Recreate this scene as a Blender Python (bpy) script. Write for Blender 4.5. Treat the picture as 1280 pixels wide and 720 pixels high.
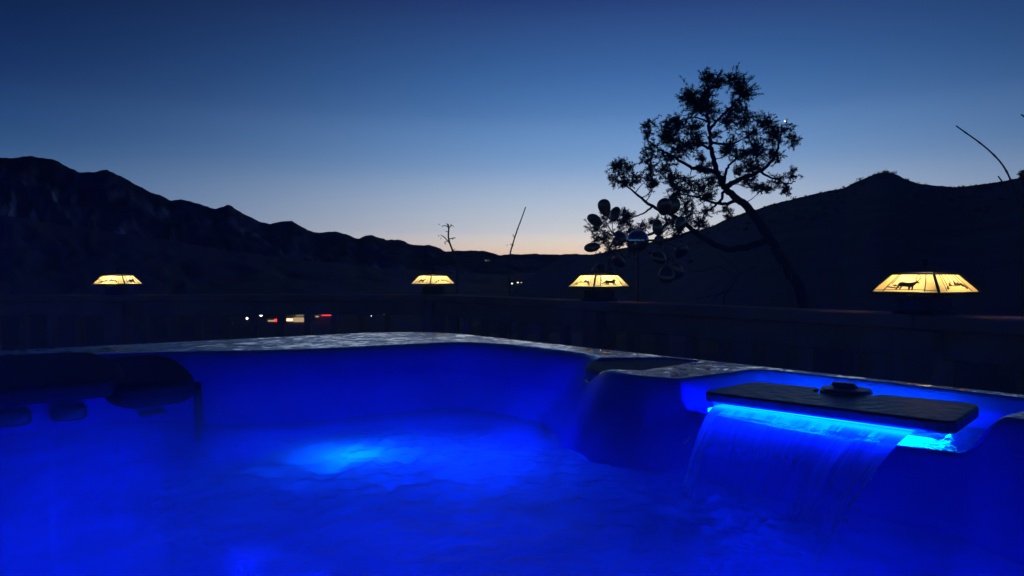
import bpy, bmesh, math, random
import numpy as np
from mathutils import Vector, Matrix
from mathutils.geometry import tessellate_polygon

random.seed(7); RNG = np.random.default_rng(7)
S = bpy.context.scene; COL = S.collection
for o in list(bpy.data.objects): bpy.data.objects.remove(o)
PI = math.pi; R = math.radians

# ------------------------------------------------------------------ camera
CZ = 1.10                                   # camera height above the deck boards
cam = bpy.data.cameras.new('camera'); camo = bpy.data.objects.new('camera', cam); COL.objects.link(camo)
camo.location = (0, 0, CZ); camo.rotation_euler = (R(90 - 0.94), 0, 0)
cam.lens = 24; cam.sensor_width = 36; cam.clip_start = 0.01; cam.clip_end = 90000
S.camera = camo

# ------------------------------------------------------------------ dusk sky
W = bpy.data.worlds.new('World'); S.world = W; W.use_nodes = True
nt = W.node_tree; N = nt.nodes; L = nt.links
bg = N['Background']
geo = N.new('ShaderNodeTexCoord')
sep = N.new('ShaderNodeSeparateXYZ'); L.new(geo.outputs['Generated'], sep.inputs[0])
def wmath(op, a, b=None, c=None):
    n = N.new('ShaderNodeMath'); n.operation = op
    for i, v in enumerate((a, b, c)):
        if v is None: continue
        if isinstance(v, (int, float)): n.inputs[i].default_value = v
        else: L.new(v, n.inputs[i])
    return n.outputs[0]
elev = wmath('ARCSINE', sep.outputs['Z'])                       # radians above the horizon
elev = wmath('DIVIDE', wmath('ADD', elev, 0.0), R(45))           # 0..1 over 45 degrees
az = wmath('ARCTAN2', sep.outputs['X'], sep.outputs['Y'])
dusk_az = R(10)                                                  # where the sun went down
caz = wmath('COSINE', wmath('SUBTRACT', az, dusk_az))
glow = wmath('POWER', wmath('MAXIMUM', wmath('MULTIPLY_ADD', caz, 0.5, 0.5), 0.0), 12.5)
def ramp(stops, fac):
    n = N.new('ShaderNodeValToRGB'); n.color_ramp.interpolation = 'B_SPLINE' if False else 'EASE'
    cr = n.color_ramp; cr.interpolation = 'CARDINAL'
    while len(cr.elements) < len(stops): cr.elements.new(0.5)
    for e, (p, c) in zip(cr.elements, stops): e.position = p; e.color = (*c, 1)
    L.new(fac, n.inputs[0]); return n.outputs[0]
def lin(r, g, b):
    f = lambda v: (v / 255 / 12.92) if v <= 10 else ((v / 255 + 0.055) / 1.055) ** 2.4
    return (f(r), f(g), f(b))
near_sun = ramp([(0.0, lin(230, 178, 142)), (0.053, lin(234, 210, 190)), (0.083, lin(208, 208, 212)),
                 (0.187, lin(143, 171, 208)), (0.293, lin(85, 127, 182)), (0.49, lin(35, 60, 117)), (0.70, lin(22, 39, 84)), (1.0, lin(13, 23, 56))], elev)
off_sun = ramp([(0.0, lin(72, 112, 160)), (0.083, lin(52, 102, 152)), (0.187, lin(20, 70, 120)),
                (0.293, lin(4, 36, 86)), (0.49, lin(2, 12, 40)), (0.70, lin(3, 11, 36)), (1.0, lin(3, 8, 28))], elev)
mix = N.new('ShaderNodeMix'); mix.data_type = 'RGBA'
L.new(glow, mix.inputs[0]); L.new(off_sun, mix.inputs[6]); L.new(near_sun, mix.inputs[7])
sky = N.new('ShaderNodeTexSky'); sky.sky_type = 'NISHITA'; sky.sun_disc = False
sky.sun_elevation = R(-4); sky.sun_rotation = dusk_az; sky.ozone_density = 4; sky.dust_density = 3
sc_ = N.new('ShaderNodeVectorMath'); sc_.operation = 'SCALE'; sc_.inputs[3].default_value = 0.10
L.new(sky.outputs[0], sc_.inputs[0])
add = N.new('ShaderNodeVectorMath'); add.operation = 'ADD'
L.new(mix.outputs[2], add.inputs[0]); L.new(sc_.outputs[0], add.inputs[1])
L.new(add.outputs[0], bg.inputs[0]); bg.inputs[1].default_value = 1.0

S.view_settings.view_transform = 'Standard'; S.view_settings.look = 'None'
S.view_settings.exposure = 0.0; S.view_settings.gamma = 1.0
S.render.engine = 'CYCLES'
S.cycles.max_bounces = 10; S.cycles.transparent_max_bounces = 16
S.cycles.sample_clamp_indirect = 3.0; S.cycles.caustics_reflective = False; S.cycles.caustics_refractive = False
S.cycles.use_denoising = True

# ------------------------------------------------------------------ helpers
def link(name, me, m=None, parent=None):
    o = bpy.data.objects.new(name, me); COL.objects.link(o)
    if m is not None and me is not None: me.materials.append(m)
    if parent is not None: o.parent = parent
    return o
def mesh(name, V, Fc, smooth=False):
    me = bpy.data.meshes.new(name); me.from_pydata([tuple(map(float, v)) for v in V], [], [tuple(map(int, f)) for f in Fc])
    me.validate(); me.update()
    if smooth: me.polygons.foreach_set('use_smooth', [True] * len(me.polygons))
    return me
def empty(name, loc=(0, 0, 0), rz=0.0):
    o = bpy.data.objects.new(name, None); COL.objects.link(o); o.location = loc; o.rotation_euler = (0, 0, rz)
    o.empty_display_size = 0.05; return o
def tag(o, label=None, cat=None, group=None, kind=None):
    if label: o['label'] = label
    if cat: o['category'] = cat
    if group: o['group'] = group
    if kind: o['kind'] = kind
    return o
class MB:
    def __init__(s): s.v = []; s.f = []
    def add(s, V, Fc):
        n = len(s.v); s.v += [tuple(v) for v in V]; s.f += [tuple(i + n for i in f) for f in Fc]; return s
    def box(s, x0, x1, y0, y1, z0, z1, M=None):
        V = [Vector((x, y, z)) for z in (z0, z1) for y in (y0, y1) for x in (x0, x1)]
        if M is not None: V = [M @ v for v in V]
        return s.add(V, [(0, 2, 3, 1), (4, 5, 7, 6), (0, 1, 5, 4), (2, 6, 7, 3), (0, 4, 6, 2), (1, 3, 7, 5)])
    def tube(s, P, rad, n=6, cap=True):
        P = [Vector(p) for p in P]
        if isinstance(rad, (int, float)): rad = [rad] * len(P)
        up = Vector((0.31, 0.17, 0.93)); V = []; prev = None
        for i, p in enumerate(P):
            t = (P[min(i + 1, len(P) - 1)] - P[max(i - 1, 0)])
            if t.length < 1e-9: t = Vector((0, 0, 1))
            t.normalize()
            a = up.cross(t) if prev is None else prev - t * prev.dot(t)
            if a.length < 1e-4: a = Vector((1, 0, 0)).cross(t)
            a.normalize(); prev = a.copy(); b = t.cross(a)
            for k in range(n):
                an = 2 * PI * k / n; V.append(p + (a * math.cos(an) + b * math.sin(an)) * rad[i])
        Fc = [(i * n + k, i * n + (k + 1) % n, (i + 1) * n + (k + 1) % n, (i + 1) * n + k) for i in range(len(P) - 1) for k in range(n)]
        if cap: Fc += [tuple(range(n - 1, -1, -1)), tuple((len(P) - 1) * n + k for k in range(n))]
        return s.add(V, Fc)
    def lathe(s, prof, n=24, c=(0, 0, 0)):
        V = []; Fc = []
        for r_, z in prof:
            for k in range(n): V.append((c[0] + r_ * math.cos(2 * PI * k / n), c[1] + r_ * math.sin(2 * PI * k / n), c[2] + z))
        for i in range(len(prof) - 1):
            for k in range(n): Fc.append((i * n + k, i * n + (k + 1) % n, (i + 1) * n + (k + 1) % n, (i + 1) * n + k))
        Fc += [tuple(range(n - 1, -1, -1)), tuple((len(prof) - 1) * n + k for k in range(n))]
        return s.add(V, Fc)
    def mesh(s, name, smooth=False): return mesh(name, s.v, s.f, smooth)
    def build(s, name, m, parent=None, smooth=False, bevel=0.0, seg=2):
        me = s.mesh(name, smooth); o = link(name, me, m, parent)
        if bevel: bev(o, bevel, seg)
        return o
def bev(o, w, seg=2):
    b = o.modifiers.new('bevel', 'BEVEL'); b.width = w; b.segments = seg; b.limit_method = 'ANGLE'; b.angle_limit = R(35)
    o.data.polygons.foreach_set('use_smooth', [True] * len(o.data.polygons))
    wn = o.modifiers.new('wn', 'WEIGHTED_NORMAL'); wn.keep_sharp = True
def catmull(P, k=6):
    P = [np.array(p, float) for p in P]; out = []
    for i in range(len(P) - 1):
        p0, p1, p2, p3 = P[max(i - 1, 0)], P[i], P[i + 1], P[min(i + 2, len(P) - 1)]
        for j in range(k):
            t = j / k
            out.append(0.5 * ((2 * p1) + (-p0 + p2) * t + (2 * p0 - 5 * p1 + 4 * p2 - p3) * t * t + (-p0 + 3 * p1 - 3 * p2 + p3) * t ** 3))
    out.append(P[-1]); return out
def catmull_closed(P, k=8):
    P = [np.array(p, float) for p in P]; n = len(P); out = []
    for i in range(n):
        p0, p1, p2, p3 = P[i - 1], P[i], P[(i + 1) % n], P[(i + 2) % n]
        for j in range(k):
            t = j / k
            out.append(0.5 * ((2 * p1) + (-p0 + p2) * t + (2 * p0 - 5 * p1 + 4 * p2 - p3) * t * t + (-p0 + 3 * p1 - 3 * p2 + p3) * t ** 3))
    return np.array(out)
def hash2(ix, iy, seed):
    h = np.sin(ix * 127.1 + iy * 311.7 + seed * 74.7) * 43758.5453; return h - np.floor(h)
def vnoise(x, y, seed=0):
    x = np.asarray(x, float); y = np.asarray(y, float)
    ix = np.floor(x); iy = np.floor(y); fx = x - ix; fy = y - iy
    fx = fx * fx * fx * (fx * (fx * 6 - 15) + 10); fy = fy * fy * fy * (fy * (fy * 6 - 15) + 10)
    a = hash2(ix, iy, seed); b = hash2(ix + 1, iy, seed); c = hash2(ix, iy + 1, seed); d = hash2(ix + 1, iy + 1, seed)
    return (a * (1 - fx) + b * fx) * (1 - fy) + (c * (1 - fx) + d * fx) * fy * 1.0
def fbm(x, y, seed=0, oct=4, gain=0.5):
    s = 0; a = 1; t = 0
    for i in range(oct):
        s = s + a * (vnoise(x * 2 ** i + 13.7 * i, y * 2 ** i - 7.3 * i, seed + i) * 2 - 1); t += a; a *= gain
    return s / t
def sstep(x, a, b):
    t = np.clip((x - a) / (b - a), 0, 1); return t * t * (3 - 2 * t)
def grid_faces(nu, nv, wrap=False):
    i = np.arange(nu - 1)[:, None] * nv; m = nv if wrap else nv - 1
    j = np.arange(m)[None, :]; j2 = (j + 1) % nv
    return np.stack([i + j, i + j2, i + nv + j2, i + nv + j], -1).reshape(-1, 4)
def fast_mesh(name, V, Fc, smooth=True):
    me = bpy.data.meshes.new(name); V = np.asarray(V, np.float32); Fc = np.asarray(Fc, np.int32); k = Fc.shape[1]
    me.vertices.add(len(V)); me.vertices.foreach_set('co', V.ravel())
    me.loops.add(Fc.size); me.loops.foreach_set('vertex_index', Fc.ravel())
    me.polygons.add(len(Fc)); me.polygons.foreach_set('loop_start', np.arange(0, Fc.size, k, dtype=np.int32))
    me.polygons.foreach_set('loop_total', np.full(len(Fc), k, np.int32))
    me.polygons.foreach_set('use_smooth', np.full(len(Fc), smooth)); me.update(calc_edges=True); me.validate(); return me

# image-plane directions are used only to read real positions off the photograph: depth is always given
FPX = 853.33; HOR = 346.0
def at(px, py, Y): return Vector(((px - 640) / FPX * Y, Y, CZ + (HOR - py) / FPX * Y))

# ------------------------------------------------------------------ materials
def mat(name):
    m = bpy.data.materials.new(name); m.use_nodes = True; m.node_tree.nodes.clear()
    T = m.node_tree; nd = T.nodes; out = nd.new('ShaderNodeOutputMaterial')
    def n(t, **k):
        x = nd.new('ShaderNode' + t)
        for a, b in k.items(): setattr(x, a, b)
        return x
    def lk(a, b): T.links.new(a, b)
    return m, n, lk, out
def noise(n, lk, scale, detail=4, rough=0.5, coord='Object', stretch=None, dist=0.0):
    tc = n('TexCoord'); t = n('TexNoise'); t.inputs['Scale'].default_value = scale; t.inputs['Detail'].default_value = detail
    t.inputs['Roughness'].default_value = rough; t.inputs['Distortion'].default_value = dist
    src = tc.outputs[coord]
    if stretch:
        mp = n('Mapping'); mp.inputs['Scale'].default_value = stretch; lk(src, mp.inputs[0]); src = mp.outputs[0]
    lk(src, t.inputs['Vector']); return t.outputs['Fac']
def cramp(n, lk, fac, stops):
    r_ = n('ValToRGB'); cr = r_.color_ramp
    while len(cr.elements) < len(stops): cr.elements.new(0.5)
    for e, (p, c) in zip(cr.elements, stops): e.position = p; e.color = (*c, 1) if len(c) == 3 else c
    lk(fac, r_.inputs[0]); return r_.outputs[0]
def grey(v): return (v, v, v)
def simple(name, c0, c1=None, rough=0.6, scale=8, metallic=0.0, bump=0.0, bscale=40, coord='Object', stretch=None, spec=0.5, detail=4):
    m, n, lk, out = mat(name); p = n('BsdfPrincipled'); lk(p.outputs[0], out.inputs[0])
    p.inputs['Roughness'].default_value = rough; p.inputs['Metallic'].default_value = metallic
    p.inputs['Specular IOR Level'].default_value = spec
    f = noise(n, lk, scale, detail, 0.55, coord, stretch)
    lk(cramp(n, lk, f, [(0.3, c0), (0.7, c1 or tuple(x * 0.7 for x in c0))]), p.inputs['Base Color'])
    if bump:
        b = n('Bump'); b.inputs['Strength'].default_value = bump; b.inputs['Distance'].default_value = 0.01
        lk(noise(n, lk, bscale, 4, 0.6, coord, stretch), b.inputs['Height']); lk(b.outputs[0], p.inputs['Normal'])
    return m
def emis(name, c, s):
    m, n, lk, out = mat(name); e = n('Emission'); e.inputs[0].default_value = (*c, 1); e.inputs[1].default_value = s
    lk(e.outputs[0], out.inputs[0]); return m

# wet acrylic shell of the tub: films of water between drier beaded patches
def shell_mat():
    m, n, lk, out = mat('wet_acrylic_blue_glow'); p = n('BsdfPrincipled'); lk(p.outputs[0], out.inputs[0])
    lk(cramp(n, lk, noise(n, lk, 9, 5), [(0.3, (0.040, 0.075, 0.70)), (0.7, (0.050, 0.090, 0.80))]), p.inputs['Base Color'])  # blue LED glow is put into the base colour of a pale shell
    wet = noise(n, lk, 11, 7, 0.66, dist=0.8)
    gn = n('NewGeometry'); sz = n('SeparateXYZ'); lk(gn.outputs['Normal'], sz.inputs[0])          # water lies on the level rim, runs off the walls
    lv = n('MapRange', interpolation_type='SMOOTHSTEP'); lk(sz.outputs['Z'], lv.inputs[0]); lv.inputs[1].default_value = 0.75; lv.inputs[2].default_value = 0.96
    cw = n('Math', operation='MULTIPLY'); lk(cramp(n, lk, wet, [(0.36, grey(0.0)), (0.45, grey(1.0))]), cw.inputs[0]); lk(lv.outputs[0], cw.inputs[1]); ps = n('SeparateXYZ'); lk(gn.outputs['Position'], ps.inputs[0]); dry = n('MapRange'); lk(ps.outputs['Z'], dry.inputs[0]); dry.inputs[1].default_value = CZ - .33; dry.inputs[2].default_value = CZ - .28
    c2 = n('Math', operation='MULTIPLY'); lk(cw.outputs[0], c2.inputs[0]); lk(dry.outputs[0], c2.inputs[1]); lk(c2.outputs[0], p.inputs['Coat Weight'])
    sl = n('MapRange'); lk(lv.outputs[0], sl.inputs[0]); sl.inputs[3].default_value = 0.22; sl.inputs[4].default_value = 0.8; lk(sl.outputs[0], p.inputs['Specular IOR Level'])
    rw = n('Mix'); rw.inputs[2].default_value = 0.5; lk(lv.outputs[0], rw.inputs[0]); lk(cramp(n, lk, wet, [(0.36, grey(0.45)), (0.43, grey(0.16)), (0.47, grey(0.05))]), rw.inputs[3]); lk(rw.outputs[0], p.inputs['Roughness'])
    film = n('MapRange', interpolation_type='SMOOTHSTEP'); lk(noise(n, lk, 26, 7, 0.68, dist=0.7), film.inputs[0]); film.inputs[1].default_value = 0.40; film.inputs[2].default_value = 0.52
    big = n('MapRange', interpolation_type='SMOOTHSTEP'); lk(wet, big.inputs[0]); big.inputs[1].default_value = 0.36; big.inputs[2].default_value = 0.50
    low = n('Math', operation='MULTIPLY_ADD'); lk(film.outputs[0], low.inputs[0]); low.inputs[1].default_value = 0.8; lk(big.outputs[0], low.inputs[2])
    rip = n('Math', operation='MULTIPLY_ADD'); lk(noise(n, lk, 14, 2, 0.5), rip.inputs[0]); rip.inputs[1].default_value = 1.2; lk(low.outputs[0], rip.inputs[2])
    b = n('Bump'); b.inputs['Strength'].default_value = 0.25; b.inputs['Distance'].default_value = 0.0022
    lk(rip.outputs[0], b.inputs['Height']); lk(b.outputs[0], p.inputs['Normal']); lk(b.outputs[0], p.inputs['Coat Normal'])
    p.inputs['Coat Roughness'].default_value = 0.03
    return m
# aerated, steaming spa water: milky where the bubbles are, clearer between
def water_mat():
    m, n, lk, out = mat('aerated_water')
    f = noise(n, lk, 5.5, 6, 0.6, dist=1.2)
    foam = n('MapRange'); lk(f, foam.inputs[0]); foam.inputs[1].default_value = 0.34; foam.inputs[2].default_value = 0.60
    foam.inputs[3].default_value = 0.38; foam.inputs[4].default_value = 0.62
    at_ = n('Attribute'); at_.attribute_name = 'bubbles'; fm = n('Math', operation='MULTIPLY_ADD'); lk(at_.outputs['Fac'], fm.inputs[0]); fm.inputs[1].default_value = 0.75; lk(foam.outputs[0], fm.inputs[2]); fm.use_clamp = True
    b = n('Bump'); b.inputs['Strength'].default_value = 0.6; b.inputs['Distance'].default_value = 0.006
    lk(noise(n, lk, 38, 5, 0.6, dist=0.8), b.inputs['Height'])
    aer = cramp(n, lk, noise(n, lk, 4.2, 7, 0.62, dist=1.6), [(0.28, (0.062, 0.075, 0.095)), (0.48, (0.09, 0.105, 0.13)), (0.70, (0.13, 0.15, 0.185))])
    tl = n('BsdfTranslucent'); lk(aer, tl.inputs[0])
    df = n('BsdfDiffuse'); lk(aer, df.inputs[0])
    m1 = n('MixShader'); m1.inputs[0].default_value = 0.35; lk(tl.outputs[0], m1.inputs[1]); lk(df.outputs[0], m1.inputs[2])
    tr = n('BsdfTransparent'); tr.inputs[0].default_value = (0.75, 0.86, 1.0, 1)
    m2 = n('MixShader'); lk(fm.outputs[0], m2.inputs[0]); lk(tr.outputs[0], m2.inputs[1]); lk(m1.outputs[0], m2.inputs[2])
    gl = n('BsdfGlossy'); gl.inputs['Roughness'].default_value = 0.24; lk(b.outputs[0], gl.inputs['Normal'])
    fr = n('Fresnel'); fr.inputs[0].default_value = 1.33; lk(b.outputs[0], fr.inputs['Normal'])
    m3 = n('MixShader'); lk(fr.outputs[0], m3.inputs[0]); lk(m2.outputs[0], m3.inputs[1]); lk(gl.outputs[0], m3.inputs[2])
    lk(m3.outputs[0], out.inputs[0]); return m
def fall_mat(name='falling_water', lo=0.01, hi=0.16, ior=1.05):
    m, n, lk, out = mat(name)
    tc = n('TexCoord'); mp = n('Mapping'); mp.inputs['Scale'].default_value = (1, 0.06, 1); lk(tc.outputs['UV'], mp.inputs[0])
    t = n('TexNoise'); t.inputs['Scale'].default_value = 34; t.inputs['Detail'].default_value = 5; t.inputs['Roughness'].default_value = 0.65
    lk(mp.outputs[0], t.inputs['Vector'])
    milky = n('MapRange'); lk(t.outputs['Fac'], milky.inputs[0]); milky.inputs[1].default_value = 0.40; milky.inputs[2].default_value = 0.72
    milky.inputs[3].default_value = lo; milky.inputs[4].default_value = hi
    su = n('SeparateXYZ'); lk(tc.outputs['UV'], su.inputs[0]); churn = n('MapRange'); lk(su.outputs['Y'], churn.inputs[0]); churn.inputs[1].default_value = 0.0; churn.inputs[2].default_value = 0.62
    churn.inputs[3].default_value = 1.7; churn.inputs[4].default_value = 0.0; sm = n('Math', operation='MULTIPLY_ADD'); hn = n('Math', operation='MULTIPLY_ADD'); lk(t.outputs['Fac'], hn.inputs[0]); hn.inputs[1].default_value = .5; hn.inputs[2].default_value = .4; lk(churn.outputs[0], sm.inputs[0]); lk(hn.outputs[0], sm.inputs[1]); lk(milky.outputs[0], sm.inputs[2]); sm.use_clamp = True
    ed = cramp(n, lk, su.outputs['X'], [(0.0, grey(1.0)), (0.04, grey(.7)), (0.085, grey(0.0)), (0.66, grey(0.0)), (0.78, grey(.45)), (0.86, grey(.12)), (0.90, grey(.15)), (0.95, grey(1.0)), (1.0, grey(1.0))])
    em = n('Math', operation='MULTIPLY'); lk(ed, em.inputs[0]); st = n('MapRange'); lk(t.outputs['Fac'], st.inputs[0]); st.inputs[1].default_value = .36; st.inputs[2].default_value = .56; lk(st.outputs[0], em.inputs[1])
    fz = n('MapRange'); lk(su.outputs['Y'], fz.inputs[0]); fz.inputs[1].default_value = .75; fz.inputs[2].default_value = 1.0; fz.inputs[3].default_value = 1.0; fz.inputs[4].default_value = .35
    e2 = n('Math', operation='MULTIPLY_ADD', use_clamp=True); lk(em.outputs[0], e2.inputs[0]); lk(fz.outputs[0], e2.inputs[1]); lk(sm.outputs[0], e2.inputs[2])
    b = n('Bump'); b.inputs['Strength'].default_value = 0.5; b.inputs['Distance'].default_value = 0.004; lk(t.outputs['Fac'], b.inputs['Height'])
    tl = n('BsdfTranslucent'); tl.inputs[0].default_value = (0.85, 0.9, 0.95, 1); lk(b.outputs[0], tl.inputs['Normal'])
    df = n('BsdfDiffuse'); df.inputs[0].default_value = (0.85, 0.9, 0.95, 1)
    m1 = n('MixShader'); m1.inputs[0].default_value = 0.35; lk(tl.outputs[0], m1.inputs[1]); lk(df.outputs[0], m1.inputs[2])
    tr = n('BsdfTransparent'); tr.inputs[0].default_value = (0.97, 0.985, 1, 1)
    m2 = n('MixShader'); lk(e2.outputs[0], m2.inputs[0]); lk(tr.outputs[0], m2.inputs[1]); lk(m1.outputs[0], m2.inputs[2])
    gl = n('BsdfGlossy'); gl.inputs['Roughness'].default_value = 0.12; lk(b.outputs[0], gl.inputs['Normal'])
    fr = n('Fresnel'); fr.inputs[0].default_value = ior; lk(b.outputs[0], fr.inputs['Normal'])
    m3 = n('MixShader'); lk(fr.outputs[0], m3.inputs[0]); lk(m2.outputs[0], m3.inputs[1]); lk(gl.outputs[0], m3.inputs[2])
    lk(m3.outputs[0], out.inputs[0]); return m
def glass_mat(name, c0, c1):                                   # mottled amber glass, lit through by the bulb
    m, n, lk, out = mat(name)
    col = cramp(n, lk, noise(n, lk, 24, 4, 0.55), [(0.3, c0), (0.75, c1)])
    t_ = n('BsdfTranslucent'); lk(col, t_.inputs[0]); g = n('BsdfGlossy'); g.inputs['Roughness'].default_value = 0.2
    mx = n('MixShader'); mx.inputs[0].default_value = 0.05; lk(t_.outputs[0], mx.inputs[1]); lk(g.outputs[0], mx.inputs[2])
    lk(mx.outputs[0], out.inputs[0]); return m
def rock_mat():
    m, n, lk, out = mat('mountain_rock'); p = n('BsdfPrincipled'); p.inputs['Roughness'].default_value = 0.95
    p.inputs['Specular IOR Level'].default_value = 0.1; lk(p.outputs[0], out.inputs[0])
    a = noise(n, lk, 0.0012, 8, 0.62, dist=0.4); g = n('NewGeometry'); sp = n('SeparateXYZ'); lk(g.outputs['Normal'], sp.inputs[0])
    ad = n('Math', operation='MULTIPLY_ADD'); lk(sp.outputs['Z'], ad.inputs[0]); ad.inputs[1].default_value = -0.35; lk(a, ad.inputs[2])
    lk(cramp(n, lk, ad.outputs[0], [(0.16, (0.022, 0.028, 0.022)), (0.28, (0.10, 0.096, 0.092)), (0.40, (0.42, 0.40, 0.39))]), p.inputs['Base Color'])
    b = n('Bump'); b.inputs['Strength'].default_value = 0.7; b.inputs['Distance'].default_value = 30
    lk(noise(n, lk, 0.008, 7, 0.65), b.inputs['Height']); lk(b.outputs[0], p.inputs['Normal']); return m

BULB = 72.0
M_shell = shell_mat(); M_water = water_mat(); M_fall = fall_mat()
M_cabinet = simple('cabinet_panel', (0.06, 0.045, 0.038), (0.04, 0.03, 0.026), 0.6, 6, stretch=(1, 1, 8))
M_pillow_shade = simple('dark_foam_and_shade', (0.013, 0.012, 0.012), (0.009, 0.0085, 0.009), 0.75, 30, bump=0.15, bscale=90, spec=0.2)
M_pillow2 = simple('brown_foam', (0.07, 0.048, 0.042), (0.05, 0.035, 0.03), 0.6, 30, bump=0.15, bscale=90, spec=0.3)
M_black = simple('black_plastic', (0.012, 0.012, 0.013), (0.02, 0.02, 0.021), 0.35, 40, bump=0.1, bscale=120)
M_lid = simple('wet_dark_plastic', (0.02, 0.021, 0.024), (0.05, 0.052, 0.058), 0.28, 26, bump=0.35, bscale=55)
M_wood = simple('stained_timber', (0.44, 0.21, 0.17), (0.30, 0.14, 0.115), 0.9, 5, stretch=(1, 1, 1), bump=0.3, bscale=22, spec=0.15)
M_deck = simple('deck_timber', (0.12, 0.075, 0.05), (0.07, 0.045, 0.03), 0.7, 5, stretch=(0.3, 6, 1), bump=0.3)
M_bronze = simple('bronze_metal', (0.38, 0.22, 0.13), (0.24, 0.14, 0.085), 0.34, 12, metallic=0.95)
M_lampmetal = simple('lamp_metal', (0.016, 0.013, 0.011), (0.010, 0.008, 0.007), 0.65, 20, metallic=0.3)
M_silh = simple('etched_black', (0.012, 0.010, 0.008), (0.008, 0.007, 0.006), 0.7, 50)
M_chrome = simple('mirror_ball', (0.75, 0.76, 0.78), (0.65, 0.66, 0.68), 0.06, 5, metallic=1.0)
M_glassA = glass_mat('amber_glass_pale', (0.95, 0.86, 0.54), (0.92, 0.74, 0.36))
M_glassB = glass_mat('amber_glass_deep', (0.95, 0.76, 0.40), (0.90, 0.60, 0.24))
M_bulb = emis('bulb_glow', (1.0, 0.80, 0.42), BULB)
M_ground = simple('dry_earth', (0.030, 0.027, 0.022), (0.018, 0.018, 0.014), 0.95, 0.6, bump=0.5, bscale=3, spec=0.1)
M_hill = simple('scrub_hillside', (0.13, 0.098, 0.070), (0.08, 0.062, 0.046), 0.95, 0.15, bump=0.8, bscale=0.8, spec=0.1)
M_rock = rock_mat()
M_bark = simple('bark', (0.028, 0.022, 0.018), (0.016, 0.013, 0.011), 0.9, 6, stretch=(1, 1, 0.2), bump=0.6, bscale=30)
M_leaf = simple('juniper_leaf', (0.045, 0.06, 0.03), (0.025, 0.035, 0.02), 0.8, 3)
M_twig = simple('pale_twig', (0.14, 0.12, 0.10), (0.08, 0.07, 0.06), 0.9, 20)

# ------------------------------------------------------------------ ground and mountains
def ground_z(x, y):
    r = np.hypot(x, y); d = sstep(r, 9, 260)
    return -1.0 - 29.0 * d + 0.25 * fbm(np.asarray(x) * 0.2, np.asarray(y) * 0.2, 3) * sstep(r, 3, 12)
def gz(x, y): return float(ground_z(np.array(x, float), np.array(y, float)))
rr = np.concatenate([[0.01], np.linspace(1.5, 30, 24), np.geomspace(33, 70000, 60)]); th = np.linspace(0, 2 * PI, 161)[:-1]
X = rr[:, None] * np.cos(th)[None]; Y = rr[:, None] * np.sin(th)[None]
g = link('ground', fast_mesh('ground', np.stack([X, Y, ground_z(X, Y)], -1).reshape(-1, 3), grid_faces(len(rr), 160, True)[:, ::-1][:, ::-1]), M_ground)
tag(g, 'dark valley floor and slope under the deck', kind='structure')

def interp_px(poly, px):
    xs, ys = zip(*poly); return np.interp(px, xs, ys)
def terrain(name, poly, depth, foot, material, label, cols=420, rows=46, px0=None, px1=None, rough=1.0, gully=1.0, jag=1.2, footz=-29.0, seed=1, power=1.25):
    """a landform whose crest stands at the given depths; it rises from foot to crest and falls again behind"""
    px = np.linspace(px0, px1, cols); dx = (px - 640) / FPX
    Yc = np.interp(px, *zip(*depth)); Yf = np.interp(px, *zip(*foot))
    e = (HOR - interp_px(poly, px)) / FPX + jag / FPX * (fbm(px * 0.035, px * 0 + 2, seed, 4) * 1.6 + fbm(px * 0.2, px * 0, seed + 5, 3) * 0.8)
    zc = e * Yc + CZ
    if not isinstance(footz, float): footz = np.interp(px, *zip(*footz))[None]
    t = np.concatenate([np.linspace(0, 1, rows), 1 + np.linspace(0.04, 0.6, 12)])
    T = t[:, None]; tt = np.clip(T, 0, 1)
    Yg = Yf[None] + (Yc - Yf)[None] * T
    Z = footz + (zc[None] - footz) * tt ** power
    back = np.clip(T - 1, 0, 1); Z = Z - (zc[None] - footz) * back * 1.1
    amp = (zc[None] - footz) * 0.22 * gully * np.sin(np.clip(tt, 0, 1) * PI) ** 0.8
    U = dx[None] * 22 + 0 * T
    rid = 1 - np.abs(fbm(U + 0.9 * fbm(U * 0.7, T * 5, seed + 9, 3), T * 2.2, seed + 2, 5)) * 2
    Z = Z + amp * (rid - 0.9) * 0.8
    Xg = dx[None] * Yg
    # keep the wobble from piercing the crest line as seen from the deck
    o = link(name, fast_mesh(name, np.stack([Xg, Yg, Z], -1).reshape(-1, 3), grid_faces(len(t), cols)), material)
    tag(o, label, kind='structure'); return o
left_ridge = [(-1600, 250), (-900, 215), (-400, 222), (-150, 205), (0, 199), (40, 197), (68, 199), (85, 209), (100, 215), (118, 215), (135, 212), (150, 219), (168, 231), (190, 241), (214, 251),
              (228, 247), (250, 255), (270, 262), (286, 257.5), (300, 264), (322, 275), (338, 280), (352, 277), (364, 277), (380, 285), (395, 290), (412, 290), (430, 293.5), (448, 298),
              (465, 294), (483, 301), (498, 300.5), (515, 308), (540, 307.5), (560, 315), (580, 320), (640, 326), (760, 336)]
terrain('mountain_range', left_ridge, [(-1600, 3200), (0, 4600), (640, 8200), (760, 8600)], [(-1600, 1500), (0, 2300), (640, 4700), (760, 5200)], M_rock,
        'long rocky mountain range falling away to the horizon', px0=-1600, px1=760, cols=700, seed=11, jag=1.6)
far_ridge = [(300, 335), (480, 322), (540, 316), (562, 315), (590, 313.5), (608, 314), (624, 320), (640, 318.5), (662, 317), (690, 318), (720, 317), (740, 318), (800, 318), (900, 316), (1200, 312)]
terrain('distant_hills', far_ridge, [(300, 11500), (1200, 12500)], [(300, 7000), (1200, 7500)], M_rock, 'low distant hills under the orange afterglow', px0=300, px1=1200, cols=260, seed=23, jag=1.0)
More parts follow.
